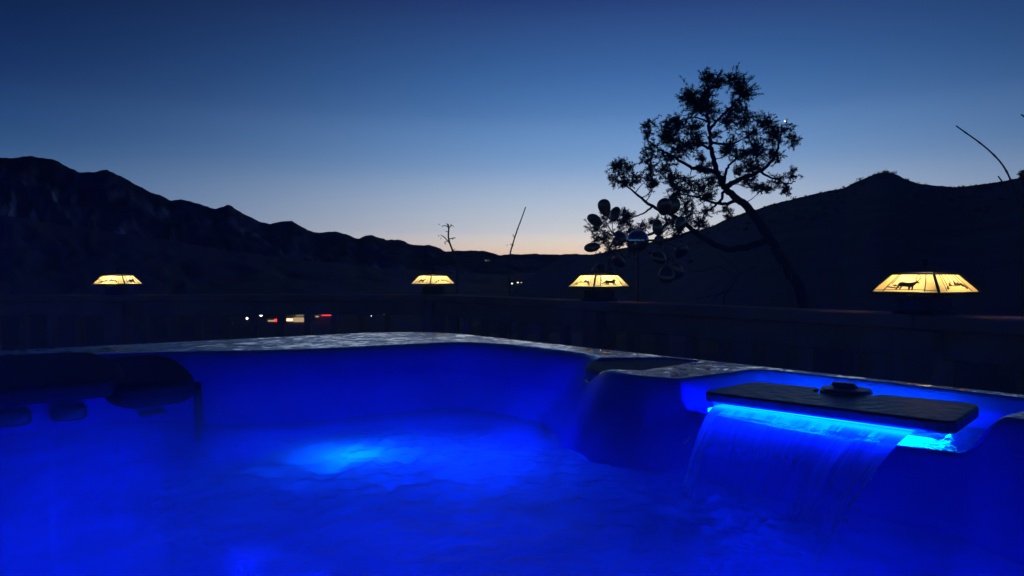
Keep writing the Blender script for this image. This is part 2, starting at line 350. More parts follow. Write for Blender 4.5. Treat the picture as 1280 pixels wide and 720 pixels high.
foot_ridge = [(-1800, 262), (-300, 262), (0, 268), (60, 278), (120, 288), (200, 299), (260, 309), (320, 318), (390, 326), (450, 333), (560, 342), (700, 345.5)]
terrain('foothill', foot_ridge, [(-1800, 900), (0, 1500), (700, 2600)], [(-1800, 420), (0, 700), (700, 1500)], M_hill, 'dark wooded foothill below the rocky range', px0=-1800, px1=700, cols=420, seed=31, jag=1.4, gully=0.7)
hill_ridge = [(560, 446), (620, 385), (660, 346), (700, 323), (740, 318), (790, 308), (840, 296), (870, 289), (900, 278), (930, 266), (965, 256), (1000, 247), (1030, 240), (1052, 235), (1075, 225),
              (1092, 218), (1105, 214.5), (1118, 217), (1132, 225), (1150, 231), (1170, 233.5), (1190, 234), (1215, 232), (1240, 229), (1262, 225), (1290, 219), (1400, 200), (1700, 180), (2600, 190), (3600, 210)]
HD = [(560, 260), (740, 190), (860, 120), (1000, 130), (1105, 170), (1300, 110), (1700, 70), (3600, 30)]
HF = [(560, 80), (740, 24), (900, 11), (1100, 8), (1700, 5), (3600, 3)]
HZ = [(560, -30), (740, -5), (880, -1.6), (3600, -1.6)]
def hill_z(x, y):
    px = 640 + FPX * x / y; Yc = np.interp(px, *zip(*HD)); Yf = np.interp(px, *zip(*HF)); fz = np.interp(px, *zip(*HZ))
    zc = (HOR - interp_px(hill_ridge, px)) / FPX * Yc + CZ; t = np.clip((y - Yf) / (Yc - Yf), 0, 1)
    return float(fz + (zc - fz) * t ** 1.12)
terrain('hill', hill_ridge, HD, HF, M_hill, 'dark scrub covered hill rising behind the juniper', px0=560, px1=3600, cols=520, rows=60, seed=41, jag=0.8, gully=0.0, footz=HZ, power=1.12)

# ------------------------------------------------------------------ hot tub
STEAM = 0.04; MIST = 0.85
LED_EDGE = 10.0
LED_FALL, LED_RECESS, LED_BAR, LED_LENS, LED_FILL = 16.0, 32.0, 150.0, 330.0, 72.0
P0 = np.array([-.296, 2.332]); D1 = np.array([.647, -.763]); D2 = np.array([-.825, -.565])
RIM = CZ - 0.18; WL = CZ - 0.33                               # rim height, water line
AL, BL = 2.52, 2.32                                           # tub size along its two sides
def ab(a, b): a = np.asarray(a, float); b = np.asarray(b, float); return P0[0] + a * D1[0] + b * D2[0], P0[1] + a * D1[1] + b * D2[1]
def tubv(a, b, z): x, y = ab(a, b); return Vector((float(x), float(y), RIM + z))
cx, cy = ab(AL / 2, BL / 2)
tub = empty('hot_tub', (float(cx), float(cy), 0.0))
tag(tub, 'hot tub with wet acrylic rim and blue lit interior', 'hot tub')
def tubpart(name, me, m, parent=None, smooth=None):
    me.transform(Matrix.Translation((-float(cx), -float(cy), 0)))
    return link(name, me, m, parent or tub)

inner = catmull_closed([(.415, .36), (.447, .18), (.58, .105), (.77, .10), (.89, .115), (.98, .165), (1.06, .235), (1.13, .285), (1.2, .30), (1.285, .272), (1.36, .262), (1.5, .258), (1.63, .247),
                        (1.71, .236), (1.82, .222), (2.02, .23), (2.22, .38), (2.33, 1.2), (2.25, 1.95), (1.9, 2.12), (1.2, 2.14), (.5, 2.08), (.26, 1.8), (.225, 1.4), (.225, 1.1),
                        (.245, .95), (.285, .80), (.345, .69), (.395, .54)], 6)
def poly_sdf(A, B, P):                                        # positive inside
    A = A.ravel(); B = B.ravel(); d = np.full(A.shape, 1e9); ins = np.zeros(A.shape, bool); n = len(P)
    for i in range(n):
        ax, ay = P[i]; bx, by = P[(i + 1) % n]; ex, ey = bx - ax, by - ay
        t = np.clip(((A - ax) * ex + (B - ay) * ey) / (ex * ex + ey * ey + 1e-12), 0, 1)
        d = np.minimum(d, np.hypot(A - ax - t * ex, B - ay - t * ey))
        c = (ay > B) != (by > B)
        if ey != 0: ins ^= c & (A < (B - ay) / ey * ex + ax)
    return np.where(ins, d, -d)
def rrect_sdf(A, B, a0, a1, b0, b1, r_):                      # positive inside
    qa = np.abs(A - (a0 + a1) / 2) - (a1 - a0) / 2 + r_; qb = np.abs(B - (b0 + b1) / 2) - (b1 - b0) / 2 + r_
    return -(np.hypot(np.maximum(qa, 0), np.maximum(qb, 0)) + np.minimum(np.maximum(qa, qb), 0) - r_)
pill2 = [(.955, .16), (1.04, .035), (1.115, .03), (1.135, .15), (1.150, .24), (1.110, .275), (1.02, .245), (.962, .20)]
def shell_z(A, B):
    sh = A.shape; s = poly_sdf(A, B, inner).reshape(sh)
    w = np.interp(A, [0, .6, .8, 1.0, 1.15, 1.24, 1.30, 1.72, 1.80, 2.6], [.17, .16, .14, .10, .085, .085, .065, .065, .12, .13])
    w = np.where(B > 1.1, .17, w) - 0.08 * sstep(B, .82, .90) * sstep(-A, -1.2, -.9)
    q = np.clip(s / w, 0, None)
    wall = -0.15 * (np.sqrt(np.clip(q, 0, 1) ** 2 + 0.05) - math.sqrt(0.05)) / (math.sqrt(1.05) - math.sqrt(.05)) - 0.36 * sstep(q, 0.95, 2.3) - 0.36 * sstep(s, 0.46, 0.66)
    z = np.where(s > 0, wall, 0.006 * (1 - np.exp(s / 0.05)) * 0)
    rc = rrect_sdf(A, B, 1.27, 1.735, 0.045, 0.52, 0.05)
    z = np.minimum(z, -0.050 * sstep(rc, 0.0, 0.035) - 0.004 * sstep(rc, .04, .2))
    p2 = poly_sdf(A, B, pill2).reshape(sh); z = z - 0.03 * sstep(p2, -0.004, 0.016)
    return z
# concentric loops from the outer edge of the rim towards the middle
def outer_loop(n, inset=0.0, r_=0.26):
    pts = []; c = [(r_, r_, PI, 1.5 * PI), (AL - r_, r_, 1.5 * PI, 2 * PI), (AL - r_, BL - r_, 0, .5 * PI), (r_, BL - r_, .5 * PI, PI)]
    for (ca, cb, t0, t1) in c:
        for t in np.linspace(t0, t1, 24): pts.append((ca + (r_ - inset) * math.cos(t), cb + (r_ - inset) * math.sin(t)))
    pts = np.array(pts + pts[:1]); d = np.r_[0, np.cumsum(np.hypot(*np.diff(pts, axis=0).T))]
    u = np.linspace(0, d[-1], n + 1)[:-1]
    return np.stack([np.interp(u, d, pts[:, 0]), np.interp(u, d, pts[:, 1])], 1)
NT = 1000; O = outer_loop(NT); ctr = np.array([AL * .5, BL * .5])
ks = np.concatenate([np.linspace(0, .45, 150)[1:], np.linspace(.45, 1, 50)[1:]])
rows = []; 
for dz, ins in ((-.075, .022), (-.075, .0), (-.03, -.004), (-.012, .0), (-.004, .006)):
    p = outer_loop(NT, ins); x, y = ab(p[:, 0], p[:, 1]); rows.append(np.stack([x, y, np.full(NT, RIM + dz)], 1))
p0 = outer_loop(NT, .014)
for k in np.r_[0, ks]:
    p = p0 + (ctr - p0) * k; x, y = ab(p[:, 0], p[:, 1]); rows.append(np.stack([x, y, RIM + shell_z(p[:, 0], p[:, 1])], 1))
V = np.concatenate(rows); Fc = grid_faces(len(rows), NT, True)[:, ::-1]
sh = tubpart('shell', fast_mesh('shell', V, Fc), M_shell)
sh['label'] = 'glossy acrylic shell with a wet rim, coloured like its blue light'
# cabinet under the rim: one panel per stretch of side, joints open
cabp = outer_loop(96, .05); mb = MB(); n = len(cabp)
Vc = []; 
for z in (0.02, RIM - .06):
    x, y = ab(cabp[:, 0], cabp[:, 1]); Vc += [(x[i], y[i], z) for i in range(n)]
mb.add(Vc, [(i, (i + 1) % n, n + (i + 1) % n, n + i) for i in range(n)])
tubpart('cabinet', mb.mesh('cabinet'), M_cabinet)

def slab(name, poly, ztop, thick, m, parent=None, bevel=0.012, seg=3, k=5, closed=True, under=None):
    """solid with a smooth outline in tub coordinates; ztop(a, b) may slope"""
    P = catmull_closed(poly, k) if closed else np.array(poly, float); n = len(P); V = []; F_ = []
    area = sum(P[i][0] * P[(i + 1) % n][1] - P[(i + 1) % n][0] * P[i][1] for i in range(n))
    if area > 0: P = P[::-1]                                  # tub axes are left-handed seen from above
    for a, b in P: V.append(tubv(a, b, ztop(a, b) - (under(a, b) if under else thick)))
    for a, b in P: V.append(tubv(a, b, ztop(a, b)))
    F_ = [(i, (i + 1) % n, n + (i + 1) % n, n + i) for i in range(n)] + [tuple(range(n - 1, -1, -1)), tuple(range(n, 2 * n))]
    o = tubpart(name, mesh(name, V, F_), m, parent); bev(o, bevel, seg); return o

# dark head cushions: a long one over the seat on one side, a small one let into the rim beside the waterfall
hp = slab('headrest', [(.215, 1.06), (.30, .985), (.42, .975), (.495, 1.01), (.515, 1.12), (.51, 1.5), (.48, 1.9), (.30, 1.95), (.22, 1.85), (.205, 1.4)],
          lambda a, b: 0.008 - 0.036 * sstep(a, .20, .52), .036, M_pillow_shade, bevel=.013, seg=4)
hp['label'] = 'long black foam headrest cushion'
sk = slab('shoulder', [(.26, .875), (.40, .845), (.49, .862), (.53, .93), (.515, 1.0), (.42, 1.02), (.28, 1.0)],
          lambda a, b: -0.006 - 0.034 * sstep(a, .26, .52), .05, M_pillow_shade, bevel=.018, seg=4)  # shell overhang; its unlit shade is put into the dark colour
h2 = slab('headrest', pill2, lambda a, b: -0.003 - 0.012 * sstep(b, .12, .30), .03, M_pillow2, bevel=.010, seg=4)
h2['label'] = 'small dark brown headrest cushion let into the rim'
# dark strip standing in for the shade where the seat bay begins
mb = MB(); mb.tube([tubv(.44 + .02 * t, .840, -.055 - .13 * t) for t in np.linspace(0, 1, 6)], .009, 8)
tubpart('bay_shade', mb.mesh('bay_shade', True), M_black)
# neck jets under the cushion: black rounded spouts
for (a, b) in ((.29, 1.065), (.29, 1.165)):
    z = -.116; V = []
    c = tubv(a, b, z); ax = Vector((D1[0], D1[1], 0)); bx = Vector((D2[0], D2[1], 0)).normalized()
    prof = [(.034, .0), (.034, .035), (.030, .046), (.020, .050)]
    mbj = MB(); nn = 24; vv = []
    for rj, dj in prof:
        for k in range(nn):
            an = 2 * PI * k / nn; ca, sa = math.cos(an), math.sin(an)
            sx = math.copysign(abs(ca) ** .55, ca) * rj; sz = math.copysign(abs(sa) ** .55, sa) * rj * .55
            vv.append(c + bx * sx + Vector((0, 0, sz)) + ax * dj)
    ff = [(i * nn + k, i * nn + (k + 1) % nn, (i + 1) * nn + (k + 1) % nn, (i + 1) * nn + k) for i in range(3) for k in range(nn)] + [tuple(range(nn - 1, -1, -1)), tuple(3 * nn + k for k in range(nn))]
    mbj.add(vv, ff); j = tubpart('neck_jet', mbj.mesh('neck_jet', True), M_black)
# a slot spout to the side of them with a thin dribble of water
mb = MB(); c = tubv(.37, .914, -.125)
for t in (0,):
    bx = Vector((D2[0], D2[1], 0)).normalized(); ax = Vector((D1[0], D1[1], 0))
    Mx = Matrix.Translation(c) @ Matrix(((bx.x, ax.x, 0, 0), (bx.y, ax.y, 0, 0), (0, 0, 1, 0), (0, 0, 0, 1)))
    mb.box(-.026, .026, -.03, .02, -.006, .004, Mx)
o = tubpart('slot_spout', mb.mesh('slot_spout'), M_black); bev(o, .003, 2)

# waterfall: dark cover plate with a notch, diverter knob, glowing light bar underneath
def bfront(a): return .281 - .031 * (a - 1.318) / .357
lid = slab('waterfall_cover', [(1.330, .172), (1.342, .157), (1.354, .154), (1.440, .144), (1.447, .150), (1.450, .172), (1.458, .181), (1.508, .176), (1.524, .166), (1.536, .140), (1.546, .134),
                               (1.652, .120), (1.666, .126), (1.672, .140), (1.684, .236), (1.680, .246), (1.672, .250), (1.335, .280), (1.322, .276), (1.317, .264)],
           lambda a, b: -.006 - 0.012 * (b - .14) / .16, .018, M_lid, bevel=.0055, seg=3, closed=False)
lid['label'] = 'flat dark plastic cover plate over the waterfall'
kb = MB(); kc = tubv(1.486, .142, -.053)
kb.lathe([(.028, 0), (.028, .030), (.038, .033), (.040, .046), (.036, .050), (.018, .052), (.016, .056)], 28, kc)
kn = tubpart('diverter_knob', kb.mesh('diverter_knob', True), M_lid); bev(kn, .002, 2)
kg = MB(); kM = Matrix.Translation(kc + Vector((-.004, 0, .0525))) @ Matrix.Rotation(R(-35), 4, 'Z')
kg.box(-.017, .017, -.008, .008, 0, .007, kM)
kg_ = tubpart('grip', kg.mesh('grip'), M_lid, kn); bev(kg_, .003, 2)
# translucent tray the cover rests on, lit through by a blue light bar inside it
def tray_mat():
    m, n, lk, out = mat('translucent_tray'); tl = n('BsdfTranslucent'); tl.inputs[0].default_value = (.8, .85, .9, 1)
    tr = n('BsdfTransparent'); p = n('BsdfPrincipled'); p.inputs['Base Color'].default_value = (.5, .55, .6, 1)
    lk(cramp(n, lk, noise(n, lk, 30, 3), [(.3, grey(.12)), (.7, grey(.3))]), p.inputs['Roughness'])
    a_ = n('MixShader'); a_.inputs[0].default_value = .85; lk(tr.outputs[0], a_.inputs[1]); lk(tl.outputs[0], a_.inputs[2])
    b_ = n('MixShader'); b_.inputs[0].default_value = .15; lk(a_.outputs[0], b_.inputs[1]); lk(p.outputs[0], b_.inputs[2]); lk(b_.outputs[0], out.inputs[0]); return m
M_tray = tray_mat()
tray = slab('spout_tray', [(1.338, .170), (1.655, .145), (1.668, .240), (1.330, .268)], lambda a, b: -.026 - .012 * (b - .14) / .16, .0085, M_tray, bevel=.003, closed=False)
tray['label'] = 'translucent tray glowing blue under the cover plate'
M_led = emis('blue_led', (0.0, 0.02, 1.0), LED_FALL)
slab('waterfall_led', [(1.36, .190), (1.645, .175), (1.645, .190), (1.36, .205)], lambda a, b: -.0295, .004, M_led, tray, bevel=.0008, closed=False)
M_led2 = emis('recess_led', (0.0, 0.42, 1.0), LED_RECESS)
slab('recess_led', [(1.335, .126), (1.62, .100), (1.62, .111), (1.335, .137)], lambda a, b: -.040, .008, M_led2, bevel=.0008, closed=False)
M_bar = emis('blue_light_bar', (0.0, 0.009, 1.0), LED_BAR)
M_edge = emis('blue_edge_light', (0.0, 0.12, 1.0), LED_EDGE)
lb = slab('light_bar', [(1.334, bfront(1.334) - .014), (1.645, bfront(1.645) - .014), (1.645, bfront(1.645) + .006), (1.334, bfront(1.334) + .006)], lambda a, b: -.0420, .007, M_bar, tray, bevel=.0008, closed=False)
lb2 = slab('light_bar', [(1.345, bfront(1.345) - .020), (1.632, bfront(1.632) - .020), (1.632, bfront(1.632) - .012), (1.345, bfront(1.345) - .012)], lambda a, b: -.0345, .0018, M_edge, tray, bevel=.0006, closed=False)
# underwater lights: lenses near the far corner, then added floor fill out of view
lc = Vector(at(438, 568, 1.27)); lc.z = WL - .07
lens = MB(); lens.lathe([(.040, -.01), (.040, .004), (.032, .012), (.012, .015)], 24, lc)
ln = tubpart('underwater_light_and_fill', lens.mesh('underwater_light_and_fill', True), emis('led_lens_glow', (0, .09, 1), LED_LENS)); ln['label'] = 'round underwater light near the far corner'
l2 = Vector(at(585, 572, 1.26)); l2.z = WL - .17
lens = MB(); lens.lathe([(.040, -.01), (.040, .004), (.032, .012), (.012, .015)], 24, l2)
tubpart('underwater_light_and_fill', lens.mesh('underwater_light_and_fill', True), emis('led_lens_dim', (0, .03, 1), LED_LENS * 1.7))
def shell_at(a, b): return float(shell_z(np.array([[a]]), np.array([[b]]))[0, 0])
M_fill = emis('foot_well_fill', (0, .02, 1), LED_FILL)  # unseen lamps added to brighten the tub walls and water
for a_, b_ in ((1.0, .82), (1.02, 1.2), (1.38, .78), (1.42, 1.2), (1.76, .85), (1.76, 1.22)):
    p = tubv(a_, b_, shell_at(a_, b_) + .004)
    lens = MB(); lens.lathe([(.085, -.02), (.085, .01), (.06, .04), (.02, .05)], 24, p)
    tubpart('underwater_light_and_fill', lens.mesh('underwater_light_and_fill', True), M_fill)

# ------------------------------------------------------------------ water
ga = np.linspace(.12, 2.42, 330); gb = np.linspace(.06, 2.24, 312); A, B = np.meshgrid(ga, gb, indexing='ij'); X, Y = ab(A, B)
boil = np.exp(-((X + .16) ** 2 / .30 ** 2 + (Y - 1.25) ** 2 / .24 ** 2))
fallx = np.exp(-((X - .33) ** 2 / .14 ** 2 + (Y - .95) ** 2 / .12 ** 2))
h = (.0018 + .006 * boil + .005 * fallx) * (fbm(X * 13, Y * 13, 5, 4) + 1.1 * fbm(X * 36, Y * 36, 9, 3)) + .005 * boil * fbm(X * 5, Y * 5, 2, 2)
wme = fast_mesh('water', np.stack([X, Y, WL + h], -1).reshape(-1, 3), grid_faces(len(ga), len(gb)))
at_ = wme.attributes.new('bubbles', 'FLOAT', 'POINT'); at_.data.foreach_set('value', np.clip(1.6 * np.exp(-((X + .27) ** 2 / .20 ** 2 + (Y - 1.12) ** 2 / .26 ** 2)) + 1.8 * np.exp(-((X + .05) ** 2 / .20 ** 2 + (Y - .98) ** 2 / .28 ** 2)) + .5 * np.exp(-((X - .30) ** 2 / .16 ** 2 + (Y - .88) ** 2 / .14 ** 2)), 0, 1).astype(np.float32).ravel())
wt = link('water', wme, M_water)
tag(wt, 'bubbling blue lit water in the hot tub', kind='structure')

# waterfall: a thin sheet with heavier strands at both edges
wf = empty('waterfall', tuple(tubv(1.46, .42, -.15))); tag(wf, 'thin sheet of water pouring from under the cover plate into the tub', 'waterfall')
def fall_pt(u, v, off=0.0):
    a0 = 1.340 + (1.635 - 1.340) * u; a1 = 1.425 + (1.60 - 1.425) * u
    z0 = -.0372; drop = .162; t = v; b1 = .478 - .06 * u; bs = bfront(a0) - .024
    b = bs + (b1 - bs) * t; a = a0 + (a1 - a0) * t ** 1.4
    return tubv(a, b + off, z0 - drop * max(0.0, (t - .10) / .90) ** 1.55)
def wfobj(name, me):
    me.transform(Matrix.Translation(-Vector(wf.location))); return link(name, me, M_fall, wf)
nu, nv = 90, 46; V = []; UV = []
for side in (0,):
    for i in range(nu):
        for j in range(nv):
            u, v = i / (nu - 1), j / (nv - 1)
            wob = .004 * v * (float(fbm(np.array(u * 14), np.array(v * .8), 3, 3))) + (.0016 if side else 0)
            V.append(fall_pt(u, v, wob) + Vector((0, 0, .0016 * (1 - v) if side else 0))); UV.append((u, v))
F_ = []
for i in range(nu - 1):
    for j in range(nv - 1):
        q = (i * nv + j, i * nv + j + 1, (i + 1) * nv + j + 1, (i + 1) * nv + j); F_.append(q)
me = fast_mesh('sheet', np.array(V), np.array(F_)); uvl = me.uv_layers.new(name='UVMap')
uvl.data.foreach_set('uv', np.array([UV[l.vertex_index] for l in me.loops], np.float32).ravel()); wfobj('sheet', me)
# a few loose drops shed at the edges of the sheet
dm = MB()
dm.lathe([(.0016 * math.sin(t), -.0022 * math.cos(t)) for t in np.linspace(.1, PI - .1, 6)], 8); drop_me = dm.mesh('drop', True); drop_me.materials.append(M_fall)
for k in range(16):
    o = link('drop', drop_me, None, wf); u_ = random.choice([random.uniform(-.06, .0), random.uniform(1.0, 1.05)]); o.location = fall_pt(u_, random.uniform(.45, .98), random.uniform(-.004, .01)) - Vector(wf.location)

# ------------------------------------------------------------------ deck and railing
PR, PM, PC, PL = Vector((1.215, 2.01, 0)), Vector((.40, 3.13, 0)), Vector((-.50, 4.33, 0)), Vector((-2.425, 4.20, 0))
PR2 = PR + (PR - PM) * 1.0; PL2 = PL + (PL - PC) * 1.0
mb = MB(); y = -3.2
while y < 4.35:
    xr = -.5 + (4.45 - y) * .75 + .03; mb.box(-5.2, max(xr, -4.5) if y < 4.2 else -.4, y, y + .138, -.04, random.uniform(-.004, 0)); y += .144
dk = mb.build('deck', M_deck); tag(dk, 'timber deck boards around the hot tub', kind='structure')
CAP = CZ - .11
def rail_frame(p, q):
    d = (q - p); ln_ = d.length; d.normalize(); n_ = Vector((-d.y, d.x, 0))
    return Matrix(((d.x, n_.x, 0, p.x), (d.y, n_.y, 0, p.y), (0, 0, 1, 0), (0, 0, 0, 1))), ln_
def post_at(p, rz, label):
    e = empty('railing_post', (p.x, p.y, 0), rz); tag(e, label, 'post', 'timber posts of the deck railing')
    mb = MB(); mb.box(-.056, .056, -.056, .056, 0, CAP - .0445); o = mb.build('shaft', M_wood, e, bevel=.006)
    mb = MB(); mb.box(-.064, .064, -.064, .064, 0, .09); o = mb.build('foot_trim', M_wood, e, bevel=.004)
ang = {'R': R(-152), 'M': R(-152), 'C': R(-136), 'L': R(0)}
post_at(PR, ang['R'], 'timber railing post under the largest lantern'); post_at(PM, ang['M'], 'timber railing post under the lantern beside the wind spinner')
post_at(PC, ang['C'], 'timber corner post where the two railings meet'); post_at(PL, ang['L'], 'timber railing post under the lantern before the mountain range')
def railing(p, q, label, e0=.0, e1=.0, off=.0):
    Mx, ln_ = rail_frame(p, q); e = empty('railing', tuple(p)); e.matrix_world = Mx
    tag(e, label, 'railing', 'deck railing sections')
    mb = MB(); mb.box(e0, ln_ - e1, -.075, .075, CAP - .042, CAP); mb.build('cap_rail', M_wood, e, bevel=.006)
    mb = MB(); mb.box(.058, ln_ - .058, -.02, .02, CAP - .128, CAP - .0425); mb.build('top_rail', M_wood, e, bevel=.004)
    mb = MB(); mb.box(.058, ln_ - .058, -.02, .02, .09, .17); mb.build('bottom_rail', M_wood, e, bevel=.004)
    k = max(1, round((ln_ - .116) / .165)); st = (ln_ - .116) / k
    bm_ = None
    for i in range(1, k):
        x = .058 + i * st + off
        if bm_ is None:
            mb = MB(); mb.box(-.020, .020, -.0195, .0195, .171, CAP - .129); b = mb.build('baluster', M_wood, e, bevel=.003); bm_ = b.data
        else:
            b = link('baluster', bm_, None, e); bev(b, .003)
        b.location = (x, random.uniform(-.002, .002), 0)
railing(PR, PR2, 'railing section past the largest lantern towards the house'); railing(PR, PM, 'railing section between the largest lantern and the wind spinner lantern', .001)
railing(PM, PC, 'railing section from the spinner lantern to the corner post', .001, .04); railing(PC, PL, 'railing section facing the valley lights', .05, .0, .065)
railing(PL, PL2, 'railing section before the dark foothill', .001)

# ------------------------------------------------------------------ lanterns
ELK = [(0, .55), (.02, .4), (.05, 0), (.10, 0), (.12, .3), (.19, .28), (.20, 0), (.25, 0), (.28, .3), (.55, .27), (.60, 0), (.65, 0), (.66, .28), (.71, .27), (.74, 0), (.79, 0), (.78, .35), (.84, .46), (.9, .6), (1.0, .57), (1.03, .62),
       (.95, .71), (.89, .76), (.82, .72), (.72, .64), (.45, .6), (.2, .66), (.06, .67)]
def poly_mesh(mb, P, f):                                      # flat 2D outline -> thin plate through mapping f(x, y, lift)
    n = len(P); t = tessellate_polygon([[Vector((x, y, 0)) for x, y in P]])
    V = [f(x, y, .0006) for x, y in P] + [f(x, y, .0016) for x, y in P]
    ar = sum(P[i][0] * P[(i + 1) % n][1] - P[(i + 1) % n][0] * P[i][1] for i in range(n))
    mb.add(V, [tuple(i + n for i in q) for q in t] + [(i, (i + 1) % n, n + (i + 1) % n, n + i) for i in range(n)])
def stroke(mb, P, w, f):
    P = [np.array(p, float) for p in P]; Lp = []; Rp = []
    for i, p in enumerate(P):
        d = P[min(i + 1, len(P) - 1)] - P[max(i - 1, 0)]; d = d / (np.hypot(*d) + 1e-9); nn = np.array([-d[1], d[0]]); ww = w if isinstance(w, (int, float)) else w[i]
        Lp.append(p + nn * ww / 2); Rp.append(p - nn * ww / 2)
    poly_mesh(mb, [tuple(p) for p in Lp] + [tuple(p) for p in Rp[::-1]], f)
HB, HT, ZB, ZT = .100, .062, .067, .116                        # shade half sizes and heights
def make_lantern(glass):
    e = empty('lantern')
    mb = MB(); mb.box(-.060, .060, -.060, .060, 0.001, .010); mb.box(-.050, .050, -.050, .050, .010, .050); mb.build('base', M_lampmetal, e, bevel=.002)
    mb = MB(); b_ = HB + .003
    for k in range(4):
        Mk = Matrix.Rotation(k * PI / 2, 4, 'Z'); mb.box(HB - .006, HB + .004, -b_ - .001, b_ - .009, ZB - .007, ZB - .0005, Mk)
        mb.box(.049, HB - .0065, -.004, .004, ZB - .012, ZB - .002, Mk); mb.box(.0495, .0535, -.004, .004, .045, ZB - .002, Mk)
        mb.box(HT - .004, HT + .003, -HT - .003, HT - .004, ZT + .0005, ZT + .006, Mk)
    mb.build('shade_frame', M_lampmetal, e)
    mb = MB(); t = HT + .006; V = [(-t, -t, ZT + .0065), (t, -t, ZT + .0065), (t, t, ZT + .0065), (-t, t, ZT + .0065), (-.02, -.02, ZT + .022), (.02, -.02, ZT + .022), (.02, .02, ZT + .022), (-.02, .02, ZT + .022)]
    mb.add(V, [(3, 2, 1, 0), (0, 1, 5, 4), (1, 2, 6, 5), (2, 3, 7, 6), (3, 0, 4, 7), (4, 5, 6, 7)]); cp = mb.build('cap', M_lampmetal, e)
    mb = MB(); mb.lathe([(.004, 0), (.004, .006), (.009, .010), (.010, .016), (.006, .022), (.001, .025)], 12, (0, 0, ZT + .022)); mb.build('finial', M_lampmetal, cp, True)
    mb = MB(); mb.lathe([(.003, 0), (.014, .006), (.019, .018), (.014, .030), (.003, .036)], 12, (0, 0, .068)); mb.build('bulb', M_bulb, e, True)
    mb = MB(); q_ = .055; mb.box(-q_, q_, -q_, q_, ZB - .006, ZB - .003); mb.build('light_baffle', M_lampmetal, e)  # added plate that holds back bulb light spilling below the shade
    for k in range(4):
        Mk = Matrix.Rotation(k * PI / 2, 4, 'Z')
        mb = MB(); mb.tube([Mk @ Vector((HB + .001, HB + .001, ZB - .002)), Mk @ Vector((HT + .001, HT + .001, ZT + .003))], .0036, 6); mb.build('rib', M_lampmetal, e)
        nrm = Vector((ZT - ZB, 0, HB - HT)).normalized()
        def f(u, v, lift, Mk=Mk, nrm=nrm):                    # u -1..1 across, v 0..1 up the pane
            hw = HB + (HT - HB) * v; return Mk @ (Vector((hw, u * hw, ZB + (ZT - ZB) * v)) + nrm * lift)
        mb = MB(); mg = .035
        V = [f(-1 + mg, 0, 0), f(1 - mg, 0, 0), f(1 - mg, 1, 0), f(-1 + mg, 1, 0)]; 
        mb.add(V, [(0, 1, 2, 3)]); pn = mb.build('pane', glass, e)
        mb = MB()
        if k % 2 == 0:                                        # a stag between tree trunks
            fm = lambda x, y, l: f(x, y, l)
            poly_mesh(mb, [(-.32 + .72 * x, .09 + .70 * y) for x, y in ELK], fm)
            q = lambda P: [(-.32 + .72 * x, .09 + .70 * y) for x, y in P]
            stroke(mb, q([(.88, .74), (.80, .92), (.84, 1.16), (.92, 1.28)]), [.03, .028, .022, .012], fm); stroke(mb, q([(.80, .92), (.72, .98)]), .02, fm)
            stroke(mb, q([(.91, .75), (1.02, .9), (1.0, 1.14), (.93, 1.30)]), [.03, .028, .022, .012], fm); stroke(mb, q([(1.02, .9), (1.12, 1.0)]), .02, fm); stroke(mb, q([(1.0, 1.1), (1.09, 1.2)]), .018, fm)
            for u in (-.62, -.53): stroke(mb, [(u - .02, .02 if u < -.55 else .45), (u + .01, .99)], .03, fm)
            stroke(mb, [(.60, .02), (.64, .5), (.66, .99)], .03, fm)
            stroke(mb, [(-.6, .26), (-.3, .20), (-.2, .24)], .05, fm); poly_mesh(mb, [(-.50, .38), (-.40, .30), (-.30, .33), (-.38, .40)], fm)
            stroke(mb, [(-.95, .06), (-.3, .10), (.4, .13), (.95, .06)], .018, fm)
        else:                                                 # bare trunks and a leafy bough
            fm = lambda x, y, l: f(x, y, l)
            for u, v0 in ((-.62, .05), (-.45, .40), (-.16, .50), (.12, .48), (.38, .40), (.62, .05)):
                stroke(mb, [(u, v0), (u * .96, .99)], .024, fm)
            stroke(mb, [(-.48, .30), (-.25, .36), (.05, .34), (.32, .44), (.5, .28)], [.02, .03, .035, .03, .02], fm)
            for u, v, s_ in ((-.50, .22, .07), (-.28, .40, .09), (.06, .46, .10), (.22, .42, .10), (.42, .36, .10), (.5, .24, .06)):
                poly_mesh(mb, [(u - s_, v - .03), (u, v - .08), (u + s_, v - .05), (u + .03, v + .16)], fm)
        mb.build('silhouette', M_silh, pn)
    return e
def copy_tree(o, parent=None):
    c = o.copy(); COL.objects.link(c); c.parent = parent
    for ch in o.children: copy_tree(ch, c)
    return c
lan0 = make_lantern(M_glassA); lan1 = make_lantern(M_glassB)
lan2 = copy_tree(lan0); lan3 = copy_tree(lan0)
for o, p, rz, lab in ((lan1, PR, R(-152), 'largest lit lantern of deep amber glass with an elk outline'), (lan0, PM, R(-62), 'lit amber glass lantern beside the wind spinner'),
                      (lan2, PC, R(-136), 'lit amber glass lantern on the corner post, smallest of the four'), (lan3, PL, R(0), 'lit amber glass lantern in front of the mountain range')):
    o.location = (p.x, p.y, CAP); o.rotation_euler = (0, 0, rz); tag(o, lab, 'lantern', 'amber lanterns on the railing posts')
